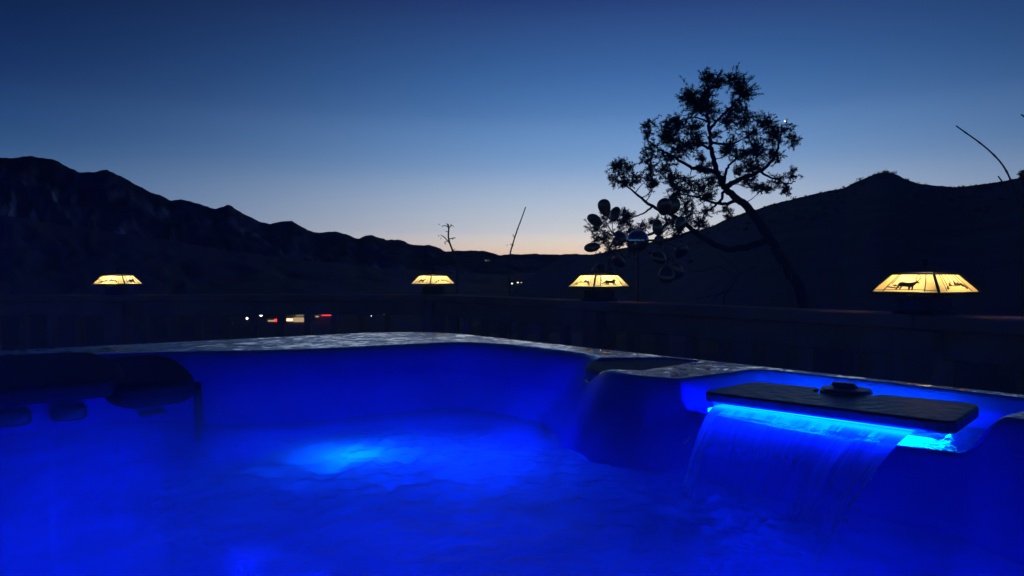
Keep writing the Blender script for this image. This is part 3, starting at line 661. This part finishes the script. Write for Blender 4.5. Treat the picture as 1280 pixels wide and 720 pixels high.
# ------------------------------------------------------------------ wind spinner behind the railing
sp_c = at(797, 301, 3.55); sp = empty('wind_spinner', (sp_c.x, sp_c.y, gz(sp_c.x, sp_c.y)))
tag(sp, 'bronze wind spinner with two wheels of cups around a mirror ball', 'wind spinner')
base = Vector(sp.location)
def spart(name, mb, m, parent=None, smooth=True):
    me = mb.mesh(name, smooth); return link(name, me, m, parent or sp)
c0 = sp_c - base
mb = MB(); mb.tube([(0, 0, 0), (0, 0, c0.z * .5), (0, 0, c0.z - .05)], [.007, .006, .006], 10); spart('pole', mb, M_bronze)
mb = MB(); mb.lathe([(.0575 * math.sin(t), -.0575 * math.cos(t)) for t in np.linspace(.05, PI - .05, 18)], 28, c0); spart('mirror_ball', mb, M_chrome)
yaw = R(32); axd = Vector((math.cos(yaw), -math.sin(yaw), 0)); rad1 = Vector((math.sin(yaw), math.cos(yaw), 0)); upv = Vector((0, 0, 1))
def cup_mesh():
    V = []; F_ = []; nr, na = 12, 16
    for i in range(nr):
        ph = PI * (i + .15) / (nr - .7)
        for k in range(na):
            an = 2 * PI * k / na; sq = 1.0 + .22 * math.cos(ph)
            V.append((-.046 * math.cos(ph), .039 * math.sin(ph) * math.cos(an) / sq, .024 * math.sin(ph) * math.sin(an) / sq))
    for i in range(nr - 1):
        for k in range(na): F_.append((i * na + k, i * na + (k + 1) % na, (i + 1) * na + (k + 1) % na, (i + 1) * na + k))
    F_ += [tuple(range(na - 1, -1, -1)), tuple((nr - 1) * na + k for k in range(na))]
    return mesh('cup', V, F_, True)
cupme = cup_mesh(); cupme.materials.append(M_bronze)
for w_, sgn in ((0, -1), (1, 1)):
    hc = c0 + axd * sgn * .115
    mb = MB(); mb.lathe([(.026 * math.sin(t), -.026 * math.cos(t)) for t in np.linspace(.08, PI - .08, 10)], 16, hc); hub = spart('hub', mb, M_bronze)
    n = 8
    for k in range(n):
        an = 2 * PI * (k + .25 + .4 * w_) / n; d = rad1 * math.cos(an) + upv * math.sin(an)
        P = [hc + d * .02]; 
        for t in np.linspace(.15, 1, 9): P.append(hc + d * (.02 + .122 * t) + axd * sgn * (.055 * math.sin(t * PI * .62)) * 1.0)
        mb = MB(); mb.tube(P, .0022, 6); arm = spart('arm', mb, M_bronze, hub)
        c = link('cup', cupme, None, hub)
        tang = (d + axd * sgn * .15).normalized(); nz = (axd * sgn * .4 + d.cross(axd) * .35 - Vector((.25, .85, .1))).normalized(); nz = (nz - tang * nz.dot(tang)).normalized(); by = nz.cross(tang)
        pos = P[-1] + tang * .040
        c.matrix_local = Matrix(((tang.x, by.x, nz.x, pos.x), (tang.y, by.y, nz.y, pos.y), (tang.z, by.z, nz.z, pos.z), (0, 0, 0, 1)))
    for k in range(12):                                       # bare curved wires between the arms
        an = 2 * PI * (k + .5) / 12; d = rad1 * math.cos(an) + upv * math.sin(an)
        P = [hc + d * (.02 + .12 * t) + axd * sgn * (.065 * math.sin(t * PI * .55)) - upv * .03 * t * t for t in np.linspace(0, 1, 9)]
        mb = MB(); mb.tube(P, .0014, 5); spart('wire', mb, M_bronze, hub)
mb = MB(); mb.tube([c0 - axd * .145, c0 + axd * .145], .006, 8); spart('axle', mb, M_bronze)

# ------------------------------------------------------------------ juniper tree
TY = 17.0; tr_ = random.Random(11)
def z1(X, Y): return (740 + X / 3.274, 80 + Y / 3.274)
troot = at(1003, 372, TY); tree = empty('juniper_tree', tuple(troot)); hz = hill_z(troot.x, troot.y); tree.location.z = hz
tag(tree, 'leaning juniper tree silhouetted against the dusk sky', 'tree'); tb = Vector(tree.location)
skel = []                                                     # (point, radius) samples for attaching twigs
TM = MB()
def limb(pts, r0, r1, dep0=0.0, dep1=0.0, start=None, k=6):
    P = []
    for i, p in enumerate(pts):
        t = i / (len(pts) - 1); dY = dep0 + (dep1 - dep0) * t; P.append(np.array(at(p[0], p[1], TY + dY)))
    if start is not None: P = [np.array(start)] + P
    C = catmull(P, k); n = len(C); rad = [r0 + (r1 - r0) * (i / (n - 1)) ** .8 for i in range(n)]
    for i in range(1, n - 1): C[i] = C[i] + np.array([tr_.gauss(0, .012), tr_.gauss(0, .012), tr_.gauss(0, .012)])
    TM.tube([Vector(c) - tb for c in C], rad, 8)
    for c, r_ in zip(C, rad): skel.append((c, r_))
zz = lambda L_: [z1(*p) for p in L_]
limb([(1003, 372), (985, 338), (962, 300)] + zz([(645, 600), (600, 560), (548, 515), (520, 470), (500, 410), (486, 350), (478, 280), (471, 200), (470, 110), (463, 62)]), .155, .018, start=(troot.x + .05, troot.y, hz - .15))
limb(zz([(512, 445), (450, 432), (400, 420), (330, 380), (262, 342), (222, 308)]), .065, .015, 0, -.5)
limb(zz([(550, 500), (600, 476), (680, 440), (738, 392), (764, 320), (772, 252)]), .075, .015, 0, .4)
limb(zz([(535, 500), (545, 440), (580, 395), (625, 370)]), .05, .012, 0, -.7)
limb(zz([(486, 350), (430, 328), (370, 325), (330, 300)]), .04, .010, 0, .8)
limb(zz([(479, 270), (520, 222), (585, 158), (622, 112)]), .045, .012, 0, .3)
limb(zz([(482, 320), (545, 330), (600, 318), (650, 280)]), .04, .010, 0, -.6)
limb(zz([(471, 200), (425, 165), (395, 140)]), .03, .010, 0, -.3)
limb(zz([(474, 240), (420, 222), (370, 230)]), .03, .010, 0, .5)
limb(zz([(600, 560), (530, 575), (470, 560), (410, 540), (350, 530)]), .05, .012, 0, -.6)
limb(zz([(545, 515), (515, 570), (482, 595), (440, 640)]), .045, .012, 0, .3)
limb(zz([(680, 440), (740, 470), (800, 490), (830, 480)]), .035, .010, .2, .7)
limb([(962, 300), (915, 312), (878, 297), (845, 272), (815, 258), (795, 243), (778, 226)], .10, .014, 0, -.9)
limb([(845, 272), (820, 290), (790, 296), (762, 292), (745, 284)], .045, .010, -.5, -1.0)
limb([(866, 288), (835, 300), (800, 300)], .03, .010, -.4, -.3)
limb([(815, 258), (800, 268), (775, 276)], .03, .008, -.7, -1.0)
cl = [(465, 62, 24), (430, 98, 36), (482, 100, 40), (540, 108, 36), (612, 98, 32), (600, 140, 36), (388, 152, 30), (440, 150, 36), (522, 160, 40), (588, 186, 36), (410, 200, 40), (360, 200, 18), (600, 240, 42), (652, 272, 36), (620, 305, 30),
      (545, 250, 34), (432, 262, 40), (350, 252, 38), (330, 300, 40), (288, 280, 26), (282, 330, 34), (208, 278, 24), (205, 312, 20), (250, 345, 26), (218, 398, 28), (238, 430, 24), (300, 400, 34), (352, 362, 34), (400, 340, 32), (442, 312, 32),
      (562, 340, 34), (562, 400, 34), (620, 380, 38), (642, 430, 34), (690, 348, 30), (690, 402, 30), (640, 482, 30), (600, 440, 26), (738, 292, 26), (762, 240, 24), (764, 300, 30), (810, 262, 22), (822, 312, 26), (800, 368, 26), (770, 352, 22), (790, 472, 26),
      (832, 450, 24), (830, 500, 18), (800, 522, 16), (742, 505, 22), (700, 502, 22), (664, 520, 18), (440, 442, 30), (400, 480, 30), (452, 500, 30), (350, 520, 36), (402, 542, 36), (320, 560, 26), (360, 592, 30), (442, 562, 30), (482, 604, 24), (430, 640, 22),
      (540, 600, 20), (572, 622, 16), (272, 452, 26), (282, 500, 28), (432, 398, 22), (322, 480, 30), (98, 424, 24), (72, 452, 22), (80, 490, 26), (110, 470, 30), (142, 502, 26), (200, 490, 26), (212, 522, 22), (242, 500, 18), (92, 522, 18), (500, 300, 18), (520, 380, 18)]
CL = [(*z1(x, y), r_ / 3.274) for x, y, r_ in cl] + [(745, 285, 9), (755, 275, 9), (766, 285, 9), (750, 300, 8), (738, 303, 6), (775, 274, 8), (786, 290, 7), (765, 301, 7), (780, 304, 7), (801, 286, 7), (816, 280, 7), (835, 280, 8), (850, 271, 7), (861, 280, 6), (842, 294, 7), (868, 284, 5), (880, 282, 5), (760, 312, 7), (790, 310, 7)]
SP = np.array([s_[0] for s_ in skel]); LV = []; LF = []
def leaf(c, d, ln_, wd):
    s_ = Vector((tr_.gauss(0, 1), tr_.gauss(0, 1), tr_.gauss(0, 1))); a_ = d.cross(s_)
    if a_.length < 1e-3: return
    a_.normalize(); n0 = len(LV); c = c - tb
    LV.extend([c - a_ * wd * .35, c + a_ * wd * .35, c + d * ln_ * .6 + a_ * wd * .5, c + d * ln_, c + d * ln_ * .55 - a_ * wd * .5])
    LF.append((n0, n0 + 1, n0 + 2, n0 + 3, n0 + 4))
for (px, py, rp) in CL:
    rm = rp / FPX * TY; c = np.array(at(px, py, TY)); i = np.argmin(np.hypot(SP[:, 0] - c[0], SP[:, 2] - c[2]) + .25 * np.abs(SP[:, 1] - TY))
    c[1] = SP[i][1] + tr_.gauss(0, .35); s0 = SP[i]; mid = (s0 + c) / 2 + np.array([tr_.gauss(0, .05), tr_.gauss(0, .05), -.04])
    TM.tube([Vector(p) - tb for p in catmull([s0, mid, c], 4)], [.014 - .009 * k / 8 for k in range(9)], 5)
    c = Vector(c); nb = int(11 + 27 * (rp / 10) ** 2); rm *= 1.26
    for b in range(nb):
        d = Vector((tr_.gauss(0, 1), tr_.gauss(0, .9), tr_.gauss(.25, .9))).normalized(); st = c + Vector((tr_.gauss(0, .28), tr_.gauss(0, .35), tr_.gauss(0, .28))) * rm
        ln_ = rm * tr_.uniform(.45, 1.15); bend = Vector((tr_.gauss(0, .25), tr_.gauss(0, .25), tr_.gauss(.12, .2)))
        pts = [st + d * ln_ * t + bend * ln_ * t * t * .6 for t in (0, .33, .66, 1)]
        TM.tube([p - tb for p in pts], [.0045, .004, .003, .002], 4, False)
        for m_ in range(int(9 + ln_ / .009)):
            t = tr_.uniform(.1, 1.03); p = st + d * ln_ * t + bend * ln_ * t * t * .6
            dd = (d * tr_.uniform(.1, .9) + Vector((tr_.gauss(0, .7), tr_.gauss(0, .7), tr_.gauss(.15, .6)))).normalized(); q_ = tr_.uniform(.02, .055)
            for j in range(2): leaf(p + dd * q_ * j * .6, (dd + Vector((tr_.gauss(0, .35), tr_.gauss(0, .35), tr_.gauss(0, .35)))).normalized(), q_, tr_.uniform(.008, .015))
TM.build('trunk', M_bark, tree, True)
link('crown', mesh('crown', LV, LF), M_leaf, tree)

# ------------------------------------------------------------------ bare shrubs and stalks beyond the rail
def stalk(name, label, cat, stems, Y, gfun, group=None, m=M_bark, leaves=()):
    p0 = at(*stems[0][0][0], Y); e = empty(name, (p0.x, p0.y, gfun(p0.x, p0.y))); tag(e, label, cat, group); b0 = Vector(e.location)
    for pts, r0, r1, ground_ in stems:
        P = [at(x, y, Y) - b0 for x, y in pts]
        C = [Vector(c) for c in catmull(P, 6)]
        if ground_: g0 = Vector((P[0].x + .06, P[0].y, -.05)); C = [g0 + (P[0] - g0) * t for t in np.linspace(0, .96, 8)] + C
        mb = MB(); nC = len(C); mb.tube([Vector(c) for c in C], [(r0 + (r1 - r0) * (i / (nC - 1)) ** .5) * (1.3 if (ground_ and 'cane' in name and i > 8 and i % 7 == 3) else 1) for i in range(nC)], 6); mb.build('stem' if ground_ else 'twig', m, e, True)
    for (x, y, s_) in leaves:
        c = at(x, y, Y) - b0; mb = MB(); d = Vector((random.uniform(-1, 1), random.uniform(-1, 1), random.uniform(.2, 1))).normalized(); a_ = d.cross(Vector((.3, 1, .2))).normalized(); s_ = s_ / FPX * Y
        n_ = d.cross(a_) * s_ * .15
        mb.add([c - d * s_, c + a_ * s_ * .6 + n_, c + d * s_, c - a_ * s_ * .6 + n_, c - n_], [(0, 1, 4), (1, 2, 4), (2, 3, 4), (3, 0, 4)]); mb.build('leaf', M_leaf, e)
    return e
stalk('bare_sapling', 'bare twiggy sapling rising above the corner lantern', 'sapling',
      [([(571, 330), (566, 314), (562, 303), (560.5, 295), (561, 286), (560, 280)], .014, .007, True), ([(562, 304), (556, 297), (551, 294)], .007, .004, False), ([(560.5, 299), (565, 298), (569, 297)], .006, .004, False),
       ([(561, 286), (564, 282), (567, 283)], .006, .003, False), ([(560.5, 284), (556, 282), (553, 283)], .006, .003, False), ([(560.8, 290), (557, 289)], .005, .003, False), ([(560, 282), (558, 279)], .005, .003, False),
       ([(560, 301), (556, 303), (557, 305)], .005, .003, False), ([(566, 314), (569, 311)], .006, .003, False)], 7.0, gz,
      leaves=[(549, 280.5, 1.3), (548.5, 295, 1.5), (551, 298, 1.2), (564, 281, 1.4), (567, 283, 1.2), (553, 283, 1.1), (569, 298, 1.2), (557, 305, 1.3), (561, 293, 1.4), (555, 297, 1.0), (566, 299, 1.2)], m=M_twig)
stalk('bare_stalk', 'thin straight bare stalk beside the sapling against the afterglow', 'stalk',
      [([(636, 332), (638, 316), (641, 305), (646, 289), (652, 273), (657, 259)], .012, .005, True), ([(641, 305), (637.5, 306)], .005, .003, False), ([(643, 297), (641, 293)], .006, .003, False), ([(644, 294), (646.5, 291)], .005, .003, False), ([(639.5, 310), (642, 306)], .005, .003, False)], 7.0, gz,
      leaves=[(634, 306.5, 1.1), (641, 293, 1.0), (644.5, 292, 1.0), (648, 286, .8), (650.5, 279, .8)], m=M_twig)
stalk('arching_cane', 'long arching bare cane over the ridge beside the largest lantern', 'shrub',
      [([(1275, 262), (1262, 226), (1251, 206), (1236, 190), (1220, 177), (1205, 166.5), (1193, 158)], .0085, .0045, True), ([(1253, 230), (1249.5, 225), (1246, 220.5)], .006, .004, False)], 4.6, lambda x, y: max(gz(x, y), -1.2), m=M_twig)
stalk('bare_cane', 'bare cane tip entering at the upper edge beside the sky', 'shrub', [([(1330, 230), (1310, 178), (1290, 156), (1274, 144)], .007, .0045, True)], 4.6, lambda x, y: max(gz(x, y), -1.2))
stalk('bare_shrub', 'bare branching shrub behind the railing beyond the wind spinner', 'shrub',
      [([(905, 372), (921, 347), (930, 340), (945, 333)], .010, .005, True), ([(921, 347), (900, 334), (880, 338), (862, 340)], .006, .003, False), ([(925, 344), (915, 330), (895, 318)], .006, .003, False), ([(905, 366), (888, 370), (870, 374)], .006, .003, False),
       ([(908, 362), (895, 372), (890, 382)], .006, .003, False), ([(905, 364), (918, 363), (928, 363)], .006, .003, False), ([(985, 360), (990, 340), (984, 318)], .007, .003, True)], 5.2, gz, m=M_twig)

# scrub along the hill crest: too dense to count
hv = []; hf = []; hr = random.Random(5)
for i in range(430):
    px = hr.uniform(745, 1330); Yc = float(np.interp(px, *zip(*HD))); Yb = Yc * hr.choice([hr.uniform(.93, 1.0), hr.uniform(.93, 1.0), hr.uniform(.5, .95)])
    x = (px - 640) / FPX * Yb; z = hill_z(x, Yb); s_ = hr.uniform(.10, .26) * (Yc / 120) * (1.9 if hr.random() < .06 else 1)
    for k in range(34):
        q = Vector((hr.gauss(0, .55), hr.gauss(0, .55), abs(hr.gauss(0, .5)))); c = Vector((x, Yb, z)) + q * s_; d = Vector((hr.gauss(0, 1), hr.gauss(0, 1), hr.gauss(.3, 1))).normalized(); a_ = d.cross(Vector((.2, .9, .4))).normalized(); w_ = s_ * .22; n0 = len(hv)
        hv += [c - a_ * w_, c + a_ * w_, c + d * w_ * 2]; hf.append((n0, n0 + 1, n0 + 2))
tag(link('brush', mesh('brush', hv, hf), M_leaf), 'low dark scrub dotted along the hill crest', kind='stuff')
# a rounder bush on the crest at the edge of the view
bx_ = at(1279, 218, 60.0); be = empty('crest_bush', (bx_.x, bx_.y, hill_z(bx_.x, bx_.y))); tag(be, 'round leafy bush on the hill crest beside the arching cane', 'bush')
hv = []; hf = []; ctr_ = Vector((0, 0, bx_.z - be.location.z))
mb = MB(); mb.tube([(0, 0, -.1), ctr_ * .5, ctr_], [.07, .05, .03], 6)
for i in range(9):
    an = i * 2.4; mb.tube([ctr_ * .6, ctr_ + Vector((math.cos(an) * .35, math.sin(an) * .35, .2 + .05 * i))], [.025, .01], 5)
mb.build('stem', M_bark, be)
for k in range(1700):
    q = Vector((hr.gauss(0, 1), hr.gauss(0, 1), hr.gauss(0, 1))).normalized() * hr.uniform(.25, 1) ** .5; bump = .75 + .35 * math.sin(q.x * 7 + 1) * math.cos(q.z * 6); c = ctr_ + Vector((q.x * .55, q.y * .55, q.z * .5)) * bump
    d = Vector((hr.gauss(0, 1), hr.gauss(0, 1), hr.gauss(.2, 1))).normalized(); a_ = d.cross(Vector((.2, .9, .4))).normalized(); w_ = .03; n0 = len(hv); hv += [c - a_ * w_, c + a_ * w_, c + d * w_ * 2.4]; hf.append((n0, n0 + 1, n0 + 2))
link('foliage', mesh('foliage', hv, hf), M_leaf, be)

# ------------------------------------------------------------------ far houses and the lights in the valley
M_wall = simple('far_wall', (0.32, 0.27, 0.21), (0.28, 0.24, 0.19), 0.9, 1); M_roof = simple('far_roof', (0.05, 0.045, 0.045), None, 0.9, 1)
M_warm = emis('warm_window', (1.0, .74, .42), 1.6); M_white = emis('white_lamp', (1.0, .93, .82), 3.0); M_red = emis('red_sign', (1.0, .04, .05), 2.2); M_pole = simple('lamp_pole', (.05, .05, .05), None, .6, 5)
def house(loc, w, d, h, label, wins, group=None, rz=0.0):
    e = empty('house', loc, rz); tag(e, label, 'house', group)
    mb = MB(); mb.box(-w / 2, w / 2, -d / 2, d / 2, -2, h); mb.build('wall', M_wall, e)
    mb = MB(); o_ = .4; mb.add([(-w / 2 - o_, -d / 2 - o_, h + .01), (w / 2 + o_, -d / 2 - o_, h + .01), (w / 2 + o_, d / 2 + o_, h + .01), (-w / 2 - o_, d / 2 + o_, h + .01), (-w / 2 - o_, 0, h + d * .28), (w / 2 + o_, 0, h + d * .28)],
                               [(3, 2, 1, 0), (0, 1, 5, 4), (2, 3, 4, 5), (1, 2, 5), (3, 0, 4)]); mb.build('roof', M_roof, e)
    for (x, z, ww, hh, m) in wins:
        mb = MB(); mb.box(x - ww / 2, x + ww / 2, -d / 2 - .12, -d / 2 - .02, z - hh / 2, z + hh / 2); mb.build('window' if m is M_warm else 'porch_lamp', m, e)
    return e
GV = -29.0
def valley(px, Y): return Vector(((px - 640) / FPX * Y, Y, -30.0))
def far_house(px, py, Y, w, d, h, label, wins, hillside=None):
    p = at(px, py, Y); z = p.z - h * .5; return house((p.x, p.y, z), w, d, h, label, wins)
k1 = 2600 / FPX
far_house(609, 325.5, 7000, 60, 30, 26, 'tiny far house with two white lamps under the distant ridge', [(-12, 12, 7, 5, M_warm), (12, 12, 6, 4, M_warm)])
far_house(640, 354.5, 1400, 12, 9, 5, 'far house with one bright lamp in the dark basin', [(0, 2.6, 2.6, 2.4, M_white)])
far_house(650, 353.2, 1500, 16, 9, 5, 'far house with two lamps beside the brightest one in the basin', [(-5, 2.6, 3.0, 2.0, M_white), (3, 2.6, 2.4, 1.2, M_warm)])
far_house(658, 353.8, 1500, 9, 8, 4.5, 'small far house with one dim lamp in the basin', [(0, 2.4, 1.8, 1.8, M_warm)])
def slope_house(px, py, Y, label, wins):
    p = at(px, py, Y); hz_ = hill_z(p.x, p.y); return house((p.x, p.y, p.z - 1.5), 3.4, 2.6, 2.6, label, wins)
slope_house(907, 344, 62, 'small cabin with one bright white lamp under the juniper slope', [(0, 1.6, .26, .42, M_white), (-1.0, 1.7, .12, .12, M_warm), (.85, 1.55, .10, .5, emis('dim_red_window', (1, .2, .15), .25))])
slope_house(1153, 323.5, 75, 'small cabin with two dim lamps above the largest lantern', [(-.28, 1.5, .22, .16, emis('dim_lamp', (1, .85, .65), .55)), (.28, 1.55, .16, .12, emis('dimmer_lamp', (1, .85, .65), .3))])
# valley street: shop with lit awning, shop with red sign, parked cars, street lamps
def shop(px, Y, w, d, h, label, parts):
    p = valley(px, Y); e = empty('shop', tuple(p)); tag(e, label, 'shop')
    mb = MB(); mb.box(-w / 2, w / 2, 0, d, 0, h); mb.build('wall', M_wall, e)
    mb = MB(); mb.box(-w / 2 - .3, w / 2 + .3, -.3, d + .3, h + .01, h + .5); mb.build('roof', M_roof, e)
    for nm, x0, x1, y0, y1, z0, z1, m in parts: mb = MB(); mb.box(x0, x1, y0, y1, z0, z1); mb.build(nm, m, e)
    return e
M_lit = emis('lit_shop_front', (1.0, .66, .36), .5)
YV = 470; u = YV / FPX                                        # metres per photo pixel at the street
zpx = lambda y: CZ + (HOR - y) * u + 30.0                     # height above the valley floor of a photo row
shop(370, YV, 26 * u, 8, zpx(390), 'shop with a lit tan front and bright awning in the valley',
     [('lit_front', -3.5 * u, 13 * u, -.3, -.05, zpx(407), zpx(397), M_lit), ('awning_lamp', -.5 * u, 11 * u, -1.2, -.6, zpx(393), zpx(390.5), M_white), ('window', -12 * u, -4 * u, -.3, -.05, zpx(401.5), zpx(398), M_warm), ('sign', -10 * u, 0, -.5, -.1, zpx(393), zpx(391.5), M_lit)])
shop(406, YV + 14, 28 * u, 8, zpx(390.5), 'shop with a white strip and red sign in the valley',
     [('strip_lamp', -13 * u, -1 * u, -.6, -.1, zpx(393), zpx(391), M_white), ('red_sign', -4 * u, 11 * u, -.5, -.1, zpx(396), zpx(391.5), M_red), ('window', -12 * u, -8 * u, -.3, -.05, zpx(398), zpx(396.5), M_lit)])
shop(342, YV - 8, 18 * u, 7, zpx(396.5), 'low building with a warm strip and red end lamp in the valley',
     [('strip_lamp', -7 * u, 2 * u, -.5, -.1, zpx(401), zpx(399.2), M_lit), ('red_lamp', 1 * u, 6.5 * u, -.6, -.1, zpx(401), zpx(398), M_red)])
def street_lamp(px, py, Y, label, s_=1.0):
    p = valley(px, Y); hh = CZ + (HOR - py) / FPX * Y + 30.0; e = empty('street_lamp', tuple(p)); tag(e, label, 'street lamp', 'street lamps in the valley')
    mb = MB(); mb.tube([(0, 0, 0), (0, 0, hh - .4)], [.16, .1], 6); mb.build('pole', M_pole, e)
    mb = MB(); mb.lathe([(.3 * s_, 0), (.75 * s_, .3 * s_), (.8 * s_, .9 * s_), (.3 * s_, 1.4 * s_)], 8, (0, 0, hh - .7 * s_)); mb.build('lamp_head', M_white, e)
street_lamp(289.5, 410, 430, 'brightest street lamp at the end of the valley street', 1.6); street_lamp(291, 405, 455, 'small street lamp just above the brightest one', .7)
street_lamp(308.5, 398, 480, 'thin street lamp beside the brightest ones', 1.1); street_lamp(326, 394, 480, 'single street lamp between the shops and the brightest lamp', 1.3)
street_lamp(464, 395, 520, 'faint street lamp beyond the red sign', .45); street_lamp(480, 393, 540, 'faintest street lamp past the red sign', .45)
def car(px, py, Y, rz, label):
    z = CZ + (HOR - py) / FPX * Y; p = valley(px, Y); e = empty('parked_car', (p.x, p.y, -30.0), rz); tag(e, label, 'car', 'cars parked in the valley')
    M_car = M_black; mb = MB(); s_ = 1.0
    mb.box(-2.2, 2.2, -.9, .9, .35, 1.0); mb.build('body', M_car, e, bevel=.12)
    mb = MB(); mb.add([(-1.4, -.8, 1.0), (1.2, -.8, 1.0), (1.2, .8, 1.0), (-1.4, .8, 1.0), (-1.0, -.68, 1.5), (.6, -.68, 1.5), (.6, .68, 1.5), (-1.0, .68, 1.5)], [(3, 2, 1, 0), (0, 1, 5, 4), (1, 2, 6, 5), (2, 3, 7, 6), (3, 0, 4, 7), (4, 5, 6, 7)]); mb.build('cabin', M_black, e)
    for x in (-1.4, 1.4):
        for y in (-.85, .85):
            mb = MB(); mb.tube([(x, y - .1, .33), (x, y + .1, .33)], .33, 10); mb.build('wheel', M_black, e)
    for y in (-.62, .62): mb = MB(); mb.box(2.19, 2.32, y - .22, y + .22, .6, .92); mb.build('tail_light', M_red, e)
    for y in (-.62, .62): mb = MB(); mb.box(-2.32, -2.19, y - .2, y + .2, .6, .85); mb.build('headlight', M_white, e)
car(346, 399, 486, R(-70), 'parked car showing red tail lights beside the lit shop')

# evening star
st_ = at(980, 152, 30000.0); mb = MB(); mb.lathe([(46 * math.sin(t), -46 * math.cos(t)) for t in np.linspace(.05, PI - .05, 8)], 10, (0, 0, 0)); s_o = mb.build('evening_star', emis('star_glow', (1, .95, .85), 1.8), None, True); s_o.location = st_
tag(s_o, 'single bright evening star beside the juniper crown', 'star')

# ------------------------------------------------------------------ steam over the warm water
vm = bpy.data.materials.new('steam_volume'); vm.use_nodes = True; vt = vm.node_tree; vt.nodes.clear()
vo = vt.nodes.new('ShaderNodeOutputMaterial'); pv = vt.nodes.new('ShaderNodeVolumePrincipled'); vt.links.new(pv.outputs[0], vo.inputs['Volume'])
pv.inputs['Color'].default_value = (.95, .96, 1, 1); pv.inputs['Density'].default_value = STEAM; pv.inputs['Anisotropy'].default_value = 0.2
mb = MB(); q = [tubv(a, b, 0) for a, b in ((.04, .04), (AL - .04, .04), (AL - .04, BL - .04), (.04, BL - .04))]
mb.add([(p.x, p.y, WL - .03) for p in q] + [(p.x, p.y, CZ + .16) for p in q], [(0, 1, 2, 3), (7, 6, 5, 4), (1, 0, 4, 5), (2, 1, 5, 6), (3, 2, 6, 7), (0, 3, 7, 4)])
tag(mb.build('steam', vm), 'thin steam hanging over the hot tub water', kind='stuff')

vm2 = vm.copy(); vm2.name = 'mist_volume'; vm2.node_tree.nodes['Principled Volume'].inputs['Density'].default_value = MIST
mb = MB(); q = [tubv(a, b, 0) for a, b in ((.2, .24), (AL - .2, .24), (AL - .2, BL - .2), (.2, BL - .2))]
mb.add([(p.x, p.y, WL - .03) for p in q] + [(p.x, p.y, WL + .085) for p in q], [(0, 1, 2, 3), (7, 6, 5, 4), (1, 0, 4, 5), (2, 1, 5, 6), (3, 2, 6, 7), (0, 3, 7, 4)])
tag(mb.build('mist', vm2), 'denser mist lying just above the water', kind='stuff')
